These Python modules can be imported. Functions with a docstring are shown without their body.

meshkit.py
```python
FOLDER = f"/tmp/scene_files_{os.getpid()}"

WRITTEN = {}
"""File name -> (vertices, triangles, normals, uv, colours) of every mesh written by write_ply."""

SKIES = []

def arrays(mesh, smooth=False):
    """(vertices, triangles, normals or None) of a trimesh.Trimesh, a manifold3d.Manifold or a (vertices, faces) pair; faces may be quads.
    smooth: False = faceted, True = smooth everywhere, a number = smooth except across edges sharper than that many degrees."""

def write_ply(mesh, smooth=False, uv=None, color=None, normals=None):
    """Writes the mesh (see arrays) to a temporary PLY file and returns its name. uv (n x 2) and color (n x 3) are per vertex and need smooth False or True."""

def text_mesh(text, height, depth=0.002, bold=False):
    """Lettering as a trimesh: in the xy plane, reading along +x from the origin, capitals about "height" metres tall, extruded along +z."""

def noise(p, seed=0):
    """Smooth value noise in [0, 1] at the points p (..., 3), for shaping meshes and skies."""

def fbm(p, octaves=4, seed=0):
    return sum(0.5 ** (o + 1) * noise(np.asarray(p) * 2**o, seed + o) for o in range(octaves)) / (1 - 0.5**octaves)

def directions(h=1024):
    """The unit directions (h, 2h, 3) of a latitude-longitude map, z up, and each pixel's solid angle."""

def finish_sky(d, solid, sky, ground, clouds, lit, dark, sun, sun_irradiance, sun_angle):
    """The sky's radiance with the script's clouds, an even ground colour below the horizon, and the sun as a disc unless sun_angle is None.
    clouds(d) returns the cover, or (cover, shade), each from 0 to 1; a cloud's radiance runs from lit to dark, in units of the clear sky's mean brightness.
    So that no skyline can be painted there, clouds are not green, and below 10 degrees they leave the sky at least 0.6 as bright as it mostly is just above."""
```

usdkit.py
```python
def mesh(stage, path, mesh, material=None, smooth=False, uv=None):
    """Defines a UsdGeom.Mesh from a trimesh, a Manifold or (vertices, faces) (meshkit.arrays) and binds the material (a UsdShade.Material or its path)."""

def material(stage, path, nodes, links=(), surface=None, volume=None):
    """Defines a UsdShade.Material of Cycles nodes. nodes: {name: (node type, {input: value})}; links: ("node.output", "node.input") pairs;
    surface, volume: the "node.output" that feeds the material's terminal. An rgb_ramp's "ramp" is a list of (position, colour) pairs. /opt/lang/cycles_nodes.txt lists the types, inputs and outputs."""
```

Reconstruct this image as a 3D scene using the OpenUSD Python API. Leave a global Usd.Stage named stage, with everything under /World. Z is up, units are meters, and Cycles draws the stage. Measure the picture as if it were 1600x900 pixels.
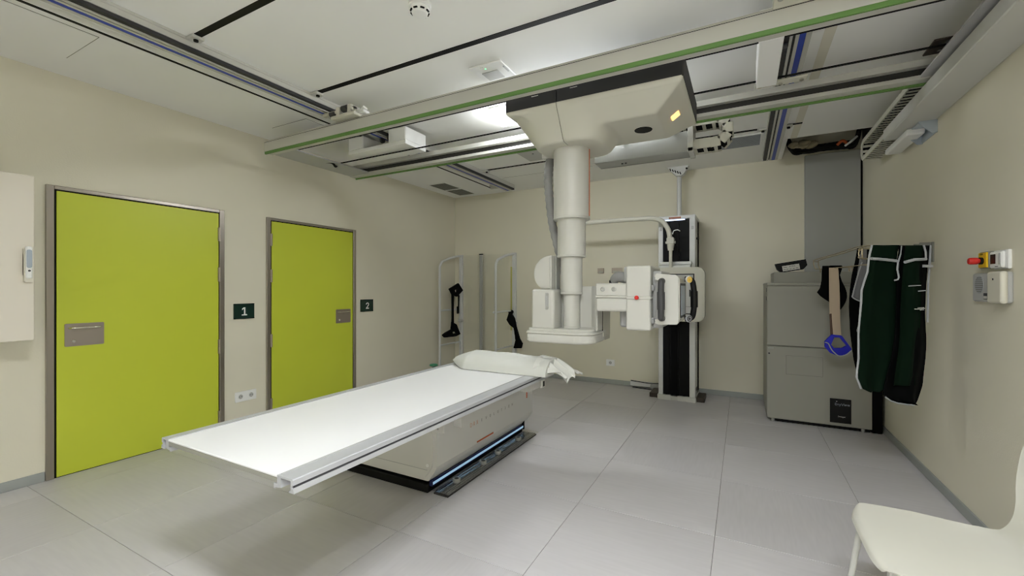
import math, random
import numpy as np
import trimesh
from trimesh.creation import extrude_polygon
from shapely.geometry import Polygon, Point, box as sbox
from pxr import Usd, UsdGeom, Gf, Sdf
import usdkit, meshkit

random.seed(4); RNG = np.random.default_rng(4)
stage = Usd.Stage.CreateInMemory()
UsdGeom.SetStageUpAxis(stage, UsdGeom.Tokens.z)
UsdGeom.SetStageMetersPerUnit(stage, 1.0)
UsdGeom.Xform.Define(stage, '/World'); UsdGeom.Scope.Define(stage, '/World/Looks')

# ---------------------------------------------------------------- camera, exposure, lamp power
CAM_H, YAW, FPX = 1.38, 28.1, 674.0
EXPOSURE = 1.0
LAMPS = [  # label, x0, x1, y0, y1, power, drop below the ceiling
    ('bright white ceiling lamp above the x-ray carriage', -1.95, -.75, 3.20, 3.46, 17.0, .09),
    ('white ceiling lamp above the viewer', -.50, .70, .02, .28, 57.0, .0),
    ('white ceiling lamp behind the viewer, on the door side', -3.40, -2.20, -1.63, -1.37, 5.0, .0),  # out of view, placed to light the left wall and floor
    ('white ceiling lamp behind the viewer, on the apron side', -.50, .70, -1.63, -1.37, 10.0, .0)]  # out of view, placed to brighten the left wall past the table
cam = UsdGeom.Camera.Define(stage, '/World/Camera')
cam.AddTranslateOp().Set(Gf.Vec3d(0, 0, CAM_H))
cam.AddRotateXYZOp().Set(Gf.Vec3f(90, 0, YAW))
cam.CreateHorizontalApertureAttr(36.0); cam.CreateVerticalApertureAttr(20.25)
cam.CreateFocalLengthAttr(36.0 * FPX / 1600.0)
cam.CreateClippingRangeAttr(Gf.Vec2f(0.02, 100)); cam.CreateExposureAttr(EXPOSURE)

# room box (metres): left wall, right wall, back wall, wall behind the camera, ceiling
XL, XR, YB, YF, ZC = -4.40, 1.19, 6.14, -2.40, 2.94

# ---------------------------------------------------------------- materials
def lin(c):
    c = np.array(c, float) / 255.0
    return tuple(np.where(c <= 0.04045, c / 12.92, ((c + 0.055) / 1.055) ** 2.4))

def mat(name, rgb, rough=0.5, metal=0.0, bump=0.0, bscale=60.0, vary=0.0, vscale=3.0, stretch=(1, 1, 1), emis=0.0, ecol=None, spec=0.5, coat=0.0):
    col = lin(rgb)
    p = {'base_color': col, 'roughness': rough, 'metallic': metal, 'specular_ior_level': spec, 'coat_weight': coat}
    if emis: p.update(emission_strength=emis, emission_color=lin(ecol or rgb))
    nodes, links = {'p': ('principled_bsdf', p)}, []
    if vary or bump:
        nodes['tc'] = ('texture_coordinate', {})
        nodes['mp'] = ('mapping', {'mapping_type': 'point', 'scale': stretch})
        links.append(('tc.object', 'mp.vector'))
    if vary:
        nodes['n'] = ('noise_texture', {'scale': vscale, 'detail': 4.0})
        a, b = np.array(col) * (1 - vary), np.minimum(np.array(col) * (1 + vary), 1)
        nodes['r'] = ('rgb_ramp', {'ramp': [(0.25, tuple(a)), (0.75, tuple(b))]})
        links += [('mp.vector', 'n.vector'), ('n.fac', 'r.fac'), ('r.color', 'p.base_color')]
    if bump:
        nodes['nb'] = ('noise_texture', {'scale': bscale, 'detail': 3.0})
        nodes['b'] = ('bump', {'strength': bump, 'distance': 0.004})
        links += [('mp.vector', 'nb.vector'), ('nb.fac', 'b.height'), ('b.normal', 'p.normal')]
    return usdkit.material(stage, '/World/Looks/' + name, nodes, links, surface='p.BSDF')

M = {}
def mk(name, *a, **k): M[name] = mat(name, *a, **k)
mk('wall_paint', (231, 226, 206), 0.75, bump=0.15, bscale=90, vary=0.015, vscale=2)
mk('ceiling_paint', (247, 247, 243), 0.8, bump=0.08, bscale=70, vary=0.01, vscale=1.5)
mk('tile_a', (205, 202, 203), 0.42, vary=0.035, vscale=5, stretch=(1, 9, 1), bump=0.08, bscale=20)
mk('tile_b', (202, 199, 200), 0.42, vary=0.035, vscale=6, stretch=(9, 1, 1), bump=0.08, bscale=20)
mk('tile_c', (208, 205, 206), 0.42, vary=0.035, vscale=4.5, stretch=(1, 9, 1), bump=0.08, bscale=20)
mk('grout', (120, 116, 112), 0.9)
mk('baseboard_grey', (164, 168, 164), 0.5)
mk('door_green', (204, 214, 62), 0.42, vary=0.01, vscale=2)
mk('steel', (168, 160, 150), 0.33, metal=0.9, bump=0.04, bscale=40, stretch=(40, 40, 1))
mk('steel_plate', (176, 166, 156), 0.36, metal=0.85, bump=0.04, bscale=40, stretch=(1, 1, 40))
mk('chrome', (225, 222, 215), 0.12, metal=1.0)
mk('black', (7, 7, 7), 0.6, spec=.25)
mk('black_soft', (8, 8, 9), 0.8, spec=.15)
mk('black_gloss', (9, 9, 9), 0.3, spec=.3)
mk('panel_black', (7, 7, 7), 0.5, spec=.15)
mk('dark_grey', (62, 62, 64), 0.5)
mk('charcoal', (46, 46, 47), 0.6)
mk('dark_rubber', (58, 57, 55), 0.7)
mk('machine_white', (204, 203, 195), 0.38)
mk('machine_ivory', (206, 204, 190), 0.45)
mk('machine_grey', (176, 176, 174), 0.42)
mk('trunk_grey', (206, 206, 200), 0.5)
mk('rail_alu', (200, 199, 191), 0.42, metal=0.1)
mk('rail_blue', (38, 66, 170), 0.45)
mk('strip_green', (98, 138, 70), 0.5)
mk('pcb_green', (72, 130, 46), 0.5)
mk('white_plastic', (245, 245, 242), 0.4)
mk('off_white_plastic', (226, 222, 205), 0.42)
mk('grey_plastic', (190, 190, 187), 0.45)
mk('pale_blue_grey', (176, 186, 196), 0.35)
mk('table_white', (240, 240, 239), 0.45)
mk('table_alu', (199, 200, 203), 0.36, metal=0.3)
mk('pedestal_white', (224, 223, 217), 0.42)
mk('orange', (206, 98, 44), 0.5)
mk('orange_dull', (170, 110, 84), 0.5)
mk('pale_orange', (222, 178, 150), 0.6)
mk('grey_print', (176, 172, 166), 0.6)
mk('red', (206, 38, 30), 0.4)
mk('tape_yellow', (196, 192, 116), 0.7)
mk('yellow', (236, 190, 30), 0.45)
mk('sign_green', (10, 44, 34), 0.3)
mk('sign_white', (235, 235, 232), 0.5)
mk('bottle_green', (24, 92, 62), 0.4)
mk('pillow_cloth', (212, 213, 206), 0.85, bump=0.25, bscale=35)
mk('sheet_paper', (220, 220, 213), 0.8, bump=0.2, bscale=40)
mk('cabinet_white', (233, 226, 211), 0.5)
mk('printer_grey', (158, 157, 146), 0.5)
mk('printer_trim', (140, 140, 130), 0.5)
mk('panel_grey', (170, 171, 166), 0.55)
mk('apron_green', (5, 25, 12), 0.85, spec=.12, bump=0.2, bscale=40)
mk('apron_black', (5, 6, 6), 0.85, spec=.1, bump=0.2, bscale=40)
mk('piping_grey', (176, 178, 180), 0.7)
mk('apron_lining', (120, 120, 122), 0.7)
mk('beige_web', (206, 186, 160), 0.8)
mk('brown_web', (92, 70, 58), 0.8)
mk('web_blue', (24, 28, 190), 0.6)
mk('wire_steel', (214, 200, 170), 0.25, metal=0.9)
mk('rail_white', (218, 219, 216), 0.4)
mk('chair_white', (216, 214, 202), 0.38)
mk('chair_leg', (214, 214, 208), 0.35)
mk('chain_white', (208, 206, 192), 0.5)
mk('foot_brown', (52, 42, 34), 0.5)
mk('hose_grey', (150, 150, 148), 0.6)
mk('vent_grey', (132, 132, 124), 0.6)
mk('vent_blue', (150, 156, 164), 0.6)
mk('metal_ring', (190, 190, 186), 0.3, metal=0.6)
mk('insulation', (150, 140, 112), 0.9, bump=0.5, bscale=25)
mk('paper_label', (214, 212, 204), 0.7)
mk('lamp_glow_orange', (255, 190, 120), 0.5, emis=1.5, ecol=(255, 178, 96))
mk('led_green', (120, 240, 150), 0.5, emis=1.2, ecol=(110, 240, 150))
mk('led_strip_blue', (150, 200, 236), 0.2, emis=0.24, ecol=(176, 208, 236))
mk('led_white_blue', (214, 226, 250), 0.3, emis=0.6, ecol=(205, 220, 250))
for i_, L_ in enumerate(LAMPS): mk(f'lamp_glow_{i_}', (250, 250, 248), 0.5, emis=L_[5], ecol=(246, 250, 255))
mk('deep_blue_gloss', (24, 34, 84), 0.2)

def clear_mat(name, tint, fac):
    return usdkit.material(stage, '/World/Looks/' + name, {
        't': ('transparent_bsdf', {'color': tint}), 'g': ('glossy_bsdf', {'color': (1, 1, 1), 'roughness': 0.12}),
        'f': ('fresnel', {'IOR': 1.45}), 'mu': ('math', {'math_type': 'multiply', 'value2': fac}), 'm': ('mix_closure', {})},
        [('f.fac', 'mu.value1'), ('mu.value', 'm.fac'), ('t.BSDF', 'm.closure1'), ('g.BSDF', 'm.closure2')], surface='m.closure')
M['acrylic'] = clear_mat('acrylic', (0.985, 0.988, 0.986), 0.35)
M['clear_film'] = clear_mat('clear_film', (0.95, 0.95, 0.95), .4)

# ---------------------------------------------------------------- scene-tree helpers
USED, ORIGIN = {}, {}
def numbered(parent, name):
    k = (parent, name); n = USED.get(k, 0); USED[k] = n + 1
    return f'{parent}/{name}' if n == 0 else f'{parent}/{name}_{n:03d}'
def tag(path, **kw):
    p = stage.GetPrimAtPath(path)
    for k, v in kw.items():
        if v: p.SetCustomDataByKey(k, v)
def thing(name, label, cat, loc=(0, 0, 0), group=None, kind=None):
    path = numbered('/World', name)
    x = UsdGeom.Xform.Define(stage, path); x.AddTranslateOp().Set(Gf.Vec3d(*map(float, loc)))
    ORIGIN[path] = np.array(loc, float)
    tag(path, label=label, category=cat, group=group, kind=kind)
    return path
def part(parent, name, mesh, m, label=None, smooth=35, kind=None):
    top = '/'.join(parent.split('/')[:3])
    mesh = mesh.copy(); mesh.apply_translation(-ORIGIN[top])
    path = numbered(parent, name)
    usdkit.mesh(stage, path, mesh, M[m] if isinstance(m, str) else m, smooth=smooth)
    tag(path, label=label, kind=kind)
    return path
def solo(name, label, cat, mesh, m, group=None, kind=None, smooth=35):
    path = numbered('/World', name)
    usdkit.mesh(stage, path, mesh, M[m], smooth=smooth)
    tag(path, label=label, category=cat, group=group, kind=kind)
    return path

# ---------------------------------------------------------------- mesh helpers
def cat(*ms): return trimesh.util.concatenate([m for m in ms if m is not None])
def bx(x0, x1, y0, y1, z0, z1, b=0.0):
    x0, x1 = sorted((x0, x1)); y0, y1 = sorted((y0, y1)); z0, z1 = sorted((z0, z1))
    if b <= 0:
        m = trimesh.creation.box([x1 - x0, y1 - y0, z1 - z0]); m.apply_translation([(x0 + x1) / 2, (y0 + y1) / 2, (z0 + z1) / 2]); return m
    b = min(b, (x1 - x0) * .49, (y1 - y0) * .49, (z1 - z0) * .49)
    if b < 0.012:
        pts = []
        for x, sx in ((x0, 1), (x1, -1)):
            for y, sy in ((y0, 1), (y1, -1)):
                for z, sz in ((z0, 1), (z1, -1)):
                    pts += [(x, y + sy * b, z + sz * b), (x + sx * b, y, z + sz * b), (x + sx * b, y + sy * b, z)]
        return trimesh.convex.convex_hull(np.array(pts))
    s = trimesh.creation.icosphere(2, b).vertices
    pts = np.vstack([s + [x, y, z] for x in (x0 + b, x1 - b) for y in (y0 + b, y1 - b) for z in (z0 + b, z1 - b)])
    return trimesh.convex.convex_hull(pts)
def frame_mat(origin, right, up):
    r, u = np.array(right, float), np.array(up, float)
    T = np.eye(4); T[:3, 0], T[:3, 1], T[:3, 2], T[:3, 3] = r, u, np.cross(r, u), origin
    return T
def plate(poly, depth, origin, right, up):
    """Extrude a shapely polygon drawn in (right, up) by depth along right x up."""
    m = cat(*[extrude_polygon(g, depth, engine='earcut') for g in getattr(poly, 'geoms', [poly])]); m.apply_transform(frame_mat(origin, right, up)); return m
def rrect(x0, x1, y0, y1, r, n=6):
    r = min(r, (x1 - x0) * .49, (y1 - y0) * .49)
    return sbox(x0 + r, y0 + r, x1 - r, y1 - r).buffer(r, quad_segs=n)
def cyl(p0, p1, r, n=20, r1=None):
    p0, p1 = np.array(p0, float), np.array(p1, float); d = p1 - p0; L = np.linalg.norm(d); d /= L
    a = np.cross(d, [0, 0, 1] if abs(d[2]) < .9 else [1, 0, 0]); a /= np.linalg.norm(a); b = np.cross(d, a)
    t = np.linspace(0, 2 * np.pi, n, endpoint=False); ring = np.cos(t)[:, None] * a + np.sin(t)[:, None] * b
    r1 = r if r1 is None else r1
    v = np.vstack([p0 + ring * r, p1 + ring * r1, p0, p1]); f = []
    for i in range(n):
        j = (i + 1) % n
        f += [(i, n + i, j), (j, n + i, n + j), (2 * n, i, j), (2 * n + 1, n + j, n + i)]
    m = trimesh.Trimesh(v, f, process=False); m.fix_normals(); return m
def smooth_path(pts, n=8):
    """Catmull-Rom through the points."""
    P = np.array(pts, float); P = np.vstack([2 * P[0] - P[1], P, 2 * P[-1] - P[-2]]); out = []
    for i in range(1, len(P) - 2):
        for t in np.linspace(0, 1, n, endpoint=False):
            a, b, c, d = P[i - 1], P[i], P[i + 1], P[i + 2]
            out.append(.5 * (2 * b + (c - a) * t + (2 * a - 5 * b + 4 * c - d) * t * t + (3 * b - 3 * c + d - a) * t ** 3))
    out.append(P[-2]); return np.array(out)
def tube(path, r, n=12):
    P = np.array(path, float); r = np.broadcast_to(r, len(P)); T = np.gradient(P, axis=0); T /= np.linalg.norm(T, axis=1)[:, None]
    a = np.cross(T[0], [0, 0, 1] if abs(T[0][2]) < .9 else [1, 0, 0]); a /= np.linalg.norm(a); V = []
    th = np.linspace(0, 2 * np.pi, n, endpoint=False)
    for p, t, rr in zip(P, T, r):
        a = a - t * (a @ t); a /= np.linalg.norm(a); b = np.cross(t, a)
        V.append(p + rr * (np.cos(th)[:, None] * a + np.sin(th)[:, None] * b))
    V = np.vstack(V + [P[:1], P[-1:]]); F = []; k = len(P)
    for i in range(k - 1):
        for j in range(n):
            q = (j + 1) % n; F += [(i * n + j, i * n + q, (i + 1) * n + j), (i * n + q, (i + 1) * n + q, (i + 1) * n + j)]
    for j in range(n):
        q = (j + 1) % n; F += [(k * n, q, j), (k * n + 1, (k - 1) * n + j, (k - 1) * n + q)]
    m = trimesh.Trimesh(V, F, process=False); m.fix_normals(); return m
def lathe(profile, centre, axis='z', n=32):
    m = trimesh.creation.revolve(np.array(profile, float), sections=n)
    if axis == 'y': m.apply_transform(trimesh.transformations.rotation_matrix(np.pi / 2, [1, 0, 0]))      # +z -> -y
    if axis == 'x': m.apply_transform(trimesh.transformations.rotation_matrix(np.pi / 2, [0, 1, 0]))      # +z -> +x
    if axis == '-x': m.apply_transform(trimesh.transformations.rotation_matrix(-np.pi / 2, [0, 1, 0]))
    m.apply_translation(centre); m.fix_normals(); return m
def grid_solid(top, bottom):
    """A closed sheet from two (rows, cols, 3) grids."""
    R, Cn, _ = top.shape; V = np.vstack([top.reshape(-1, 3), bottom.reshape(-1, 3)]); N = R * Cn; F = []
    for i in range(R - 1):
        for j in range(Cn - 1):
            a, b, c, d = i * Cn + j, i * Cn + j + 1, (i + 1) * Cn + j + 1, (i + 1) * Cn + j
            F += [(a, b, c), (a, c, d), (N + a, N + c, N + b), (N + a, N + d, N + c)]
    rim = [(0, j) for j in range(Cn)] + [(i, Cn - 1) for i in range(1, R)] + [(R - 1, j) for j in range(Cn - 2, -1, -1)] + [(i, 0) for i in range(R - 2, 0, -1)]
    for (i, j), (k, l) in zip(rim, rim[1:] + rim[:1]):
        a, b = i * Cn + j, k * Cn + l; F += [(a, N + a, b), (b, N + a, N + b)]
    m = trimesh.Trimesh(V, F, process=False); m.fix_normals(); return m
def hang(rows, origin, along, thick=0.012, fold=0.0, nf=3.0, cols=14, nrows=40, seed=0, out=None):
    """A hanging sheet. rows: (z, left, right) down a vertical plane; along: its horizontal direction; folds run down it."""
    rows = np.array(sorted(rows, key=lambda r: -r[0])); z = np.linspace(rows[0, 0], rows[-1, 0], nrows)
    l = np.interp(-z, -rows[:, 0], rows[:, 1]); r = np.interp(-z, -rows[:, 0], rows[:, 2])
    d = np.array([along[0], along[1], 0.0]); d /= np.linalg.norm(d); nrm = np.array([d[1], -d[0], 0.0])
    u = np.linspace(0, 1, cols); s = l[:, None] * (1 - u) + r[:, None] * u
    P = np.array([origin[0], origin[1], 0.0]) + s[..., None] * d + z[:, None, None] * np.array([0, 0, 1.0])
    w = np.sin(u * np.pi * 2 * nf + seed)[None, :] * np.linspace(0.25, 1, nrows)[:, None] * fold
    w = w + (meshkit.noise(np.stack([s * 9, np.broadcast_to(z[:, None] * 4, s.shape), np.full(s.shape, seed)], -1)) - .5) * fold * 1.5
    edge = np.minimum(1, np.minimum(u, 1 - u) * 6)[None, :] * np.minimum(1, np.minimum(np.linspace(0, 1, nrows), np.linspace(1, 0, nrows)) * 18 + .2)[:, None]
    w = w[..., None] * nrm; t = (thick / 2 * (0.25 + 0.75 * edge))[..., None] * nrm
    return grid_solid(P + w + t, P + w - t)
def text(s, h, origin, right, up, depth=0.001, bold=False, squeeze=1.0):
    m = meshkit.text_mesh(s, h, depth, bold); m.vertices[:, 0] *= squeeze
    m.apply_transform(frame_mat(origin, right, up)); return m
LW = dict(right=(0, 1, 0), up=(0, 0, 1))      # facing +x
RW = dict(right=(0, -1, 0), up=(0, 0, 1))     # facing -x
BW = dict(right=(1, 0, 0), up=(0, 0, 1))      # facing -y

# ================================================================ room
floor = thing('floor', 'pale grey large square floor tiles with fine joints', 'floor', kind='structure')
part(floor, 'floor_base', bx(XL - .1, XR + .1, YF - .1, YB + .1, -0.12, -0.003), 'grout', label='recessed darker joints and floor base', smooth=False)
T = 0.795; gx = [-0.135 + T * i for i in range(-7, 4)]; gy = [2.65 + T * i for i in range(-8, 7)]
tile_mats = ['tile_a', 'tile_b', 'tile_c', 'tile_a']
for i, x in enumerate(gx):
    for j, y in enumerate(gy):
        x0, x1, y0, y1 = max(x, XL - .05) + .0012, min(x + T, XR + .05) - .0012, max(y, YF - .05) + .0012, min(y + T, YB + .05) - .0012
        if x1 - x0 < .02 or y1 - y0 < .02: continue
        part(floor, 'tile', bx(x0, x1, y0, y1, -0.012, 0, 0.0012), tile_mats[(i * 7 + j * 3) % 4], smooth=False)

wl = solo('wall_left', 'cream painted wall with the two green doors', 'wall', bx(XL - .15, XL, YF - .1, YB + .1, 0, ZC + .1), 'wall_paint', kind='structure', smooth=False)
solo('wall_back', 'cream painted far wall behind the wall stand', 'wall', bx(XL - .1, XR + .1, YB, YB + .15, 0, ZC + .75), 'wall_paint', kind='structure', smooth=False)
solo('wall_right', 'cream painted wall with the apron rack and the intercom', 'wall', bx(XR, XR + .15, YF - .1, YB + .1, 0, ZC + .1), 'wall_paint', kind='structure', smooth=False)
solo('wall_front', 'cream painted wall behind the viewer', 'wall', bx(XL - .1, XR + .1, YF - .15, YF, 0, ZC + .1), 'wall_paint', kind='structure', smooth=False)
HX, HY = 0.42, 5.34       # the open ceiling bay in the back right corner
ceil = thing('ceiling', 'off-white plasterboard ceiling crossed by black channels', 'ceiling', kind='structure')
part(ceil, 'ceiling_board', cat(bx(XL - .1, XR + .1, YF - .1, HY, ZC, ZC + .1), bx(XL - .1, HX, HY, YB + .1, ZC, ZC + .1)), 'ceiling_paint', smooth=False)
part(ceil, 'open_bay', cat(bx(HX - .02, HX, HY, YB, ZC + .1, ZC + .55), bx(HX - .02, XR + .02, HY - .02, HY, ZC + .1, ZC + .55), bx(XR, XR + .02, HY, YB, ZC + .1, ZC + .55), bx(HX - .02, XR + .02, HY - .02, YB, ZC + .55, ZC + .57)), 'charcoal', label='dark open bay above the missing ceiling board', smooth=False)
for y, x0, x1 in ((1.435, -2.98, 1.0), (2.305, -2.98, 1.0), (4.88, -2.98, 0.13), (4.88, 0.37, 0.50)):
    part(ceil, 'strut_channel', cat(bx(x0, x1, y - .021, y + .021, ZC - .003, ZC + .002)), 'black', label='black mounting channel let into the ceiling', smooth=False)
def seam(x0, x1, y0, y1, w=.004):
    return cat(bx(x0, x1, y0 - w / 2, y0 + w / 2, ZC - .0015, ZC + .001), bx(x0, x1, y1 - w / 2, y1 + w / 2, ZC - .0015, ZC + .001), bx(x0 - w / 2, x0 + w / 2, y0, y1, ZC - .0015, ZC + .001), bx(x1 - w / 2, x1 + w / 2, y0, y1, ZC - .0015, ZC + .001))
for x0, x1, y0, y1 in ((-4.04, -3.53, .55, 1.157), (-4.04, -3.545, 2.61, 3.2)):
    part(ceil, 'access_panel', cat(bx(x0 + .003, x1 - .003, y0 + .003, y1 - .003, ZC - .004, ZC + .001, .001)), 'ceiling_paint', label='flush square access panel', smooth=False)
    part(ceil, 'panel_joint', seam(x0, x1, y0, y1), 'vent_grey', smooth=False)
ap = part(ceil, 'access_panel', bx(-2.30, -1.85, 4.36, 4.78, ZC - .006, ZC + .001, .002), 'grey_plastic', label='pale grey screwed access plate', smooth=False)
for x, y in ((-2.14, 4.52), (-2.05, 4.69)):
    part(ap, 'screw', cyl((x, y, ZC - .009), (x, y, ZC), .011, 10), 'dark_grey')
part(ceil, 'board_joint', bx(-3.0, 0.15, 5.338, 5.342, ZC - .001, ZC + .001), 'vent_grey', smooth=False)
part(ceil, 'joint_tape', bx(.44, .50, -.5, HY, ZC - .0015, ZC + .001), 'off_white_plastic', label='beige tape over a board joint', smooth=False)

solo('baseboard_left', 'grey skirting along the wall of the green doors', 'baseboard', cat(bx(XL, XL + .012, YF, 1.146, 0, .068, .003), bx(XL, XL + .012, 2.352, 2.77, 0, .068, .003), bx(XL, XL + .012, 3.953, YB, 0, .068, .003)), 'baseboard_grey', kind='structure')
solo('baseboard_back', 'grey skirting along the far wall', 'baseboard', bx(XL, XR, YB - .012, YB, 0, .068, .003), 'baseboard_grey', kind='structure')
solo('baseboard_right', 'dark grey skirting along the apron wall', 'baseboard', bx(XR - .012, XR, YF, YB, 0, .068, .003), 'baseboard_grey', kind='structure')

# ---------------------------------------------------------------- doors
def door(y0, y1, handle_first, label, n):
    d = thing(f'door_{n}', label, 'door', (XL, (y0 + y1) / 2, 0), kind='structure')
    w = .047; zt = 2.092; face = XL + .018
    part(d, 'jamb', bx(XL, face, y0 - w, y0 - .003, 0, zt + .031, .003), 'steel'); part(d, 'jamb', bx(XL, face, y1 + .003, y1 + w, 0, zt + .031, .003), 'steel')
    part(d, 'frame_head', bx(XL, face - .001, y0 - .003, y1 + .003, zt + .003, zt + .031, .003), 'steel')
    part(d, 'shadow_gap', bx(XL, XL + .003, y0 - .003, y1 + .003, 0, zt + .003), 'black', smooth=False)
    part(d, 'door_leaf', bx(XL + .003, XL + .013, y0 + .009, y1 - .004, .006, zt - .006, .002), 'door_green')
    yh = y1 if handle_first else y0
    for z0, z1 in ((1.825, 1.953), (1.441, 1.575), (.758, .892), (.10, .215)):
        part(d, 'hinge', cat(cyl((face + .006, yh, z0), (face + .006, yh, (z0 + z1) / 2 - .002), .009, 12), cyl((face + .006, yh, (z0 + z1) / 2 + .002), (face + .006, yh, z1), .009, 12), bx(XL + .012, face + .004, yh - .012, yh + .012, z0, z1)), 'steel_plate')
    a = y0 + .05 if handle_first else y1 - .265
    h = part(d, 'handle_plate', plate(rrect(a, a + .222, .947, 1.116, .008), .004, (XL + .013, 0, 0), **LW), 'steel_plate', label='square brushed steel plate')
    yy = np.linspace(a + .022, a + .205, 15); bow = np.sqrt(np.clip(1 - ((yy - yy.mean()) / (.0915)) ** 2, 0, 1)) ** .5
    part(h, 'pull_handle', tube(np.stack([XL + .015 + .035 * bow, yy, 1.083 + 0 * yy], 1), .0065, 10), 'chrome')
    part(h, 'lock_cover', lathe([(0, 0), (.011, 0), (.011, .003), (0, .004)], (XL + .017, a + .05, .985), 'x', 16), 'chrome')
door(1.195, 2.306, True, 'wide lime green door in a steel frame, beside the number 1 sign', 1)
door(2.817, 3.905, False, 'lime green door in a steel frame, beside the number 2 sign', 2)

# ================================================================ ceiling machinery
def rail(xin, sgn, y1, label, name='ceiling_rail'):
    """xin: the inner edge's x; sgn: direction towards the outer edge."""
    zb = 2.86; t = thing(name, label, 'rail', (xin + sgn * .09, 2.0, ZC))
    X = lambda d: xin + sgn * d
    prof = [(0, ZC), (0, 2.925), (.004, 2.922), (0, 2.919), (0, 2.888), (.036, 2.888), (.040, 2.872), (.040, zb), (.055, zb), (.055, zb + .02), (.069, zb + .02), (.069, zb), (.088, zb), (.088, zb + .006), (.122, zb + .006), (.122, zb), (.150, zb), (.150, ZC)]
    P = Polygon([(X(d), z) for d, z in prof])
    part(t, 'rail_profile', plate(P, y1 + 1.55, (0, y1, 0), (1, 0, 0), (0, 0, 1)), 'rail_alu', smooth=False)
    part(t, 'running_track', bx(X(.006), X(.038), -1.5, y1 + .004, 2.866, 2.887), 'charcoal', label='dark running track', smooth=False)
    part(t, 'slot_insert', bx(X(.056), X(.068), -1.5, y1 + .002, zb + .012, zb + .02), 'charcoal', smooth=False)
    part(t, 'blue_strip', bx(X(.089), X(.121), -1.5, y1 + .003, zb + .002, zb + .007), 'rail_blue', label='blue strip', smooth=False)
    return t, X
rl, X = rail(-3.037, -1, 5.77, 'aluminium ceiling rail with a thin blue strip, nearer the green doors')
part(rl, 'drive_belt', cat(bx(-3.375, -3.357, -1.5, 5.62, 2.895, 2.90)), 'black', label='black belt stretched along the rail', smooth=False)
part(rl, 'belt_bracket', cat(bx(-3.38, -3.25, 5.60, 5.66, 2.885, ZC, .004)), 'rail_alu')
for y in (1.435, 2.305, 4.88):
    b = part(rl, 'rail_clamp', cat(bx(-3.035, -2.955, y - .035, y + .035, ZC - .024, ZC - .006, .003)), 'rail_alu')
    part(b, 'clamp_bolt', cyl((-2.985, y, ZC - .034), (-2.985, y, ZC - .02), .014, 8), 'black')
rr, X = rail(0.208, 1, 5.83, 'aluminium ceiling rail with a bright blue strip, nearer the apron wall')
for y, s in ((4.88, -1), (4.88, 1), (2.80, 1)):
    x = .208 - .03 if s < 0 else .36 + .03
    b = part(rr, 'rail_clamp', bx(x - .032, x + .032, y - .03, y + .03, ZC - .022, ZC - .004, .003), 'rail_alu')
    part(b, 'clamp_bolt', cyl((x, y, ZC - .036), (x, y, ZC - .018), .014, 8), 'black')

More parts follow.
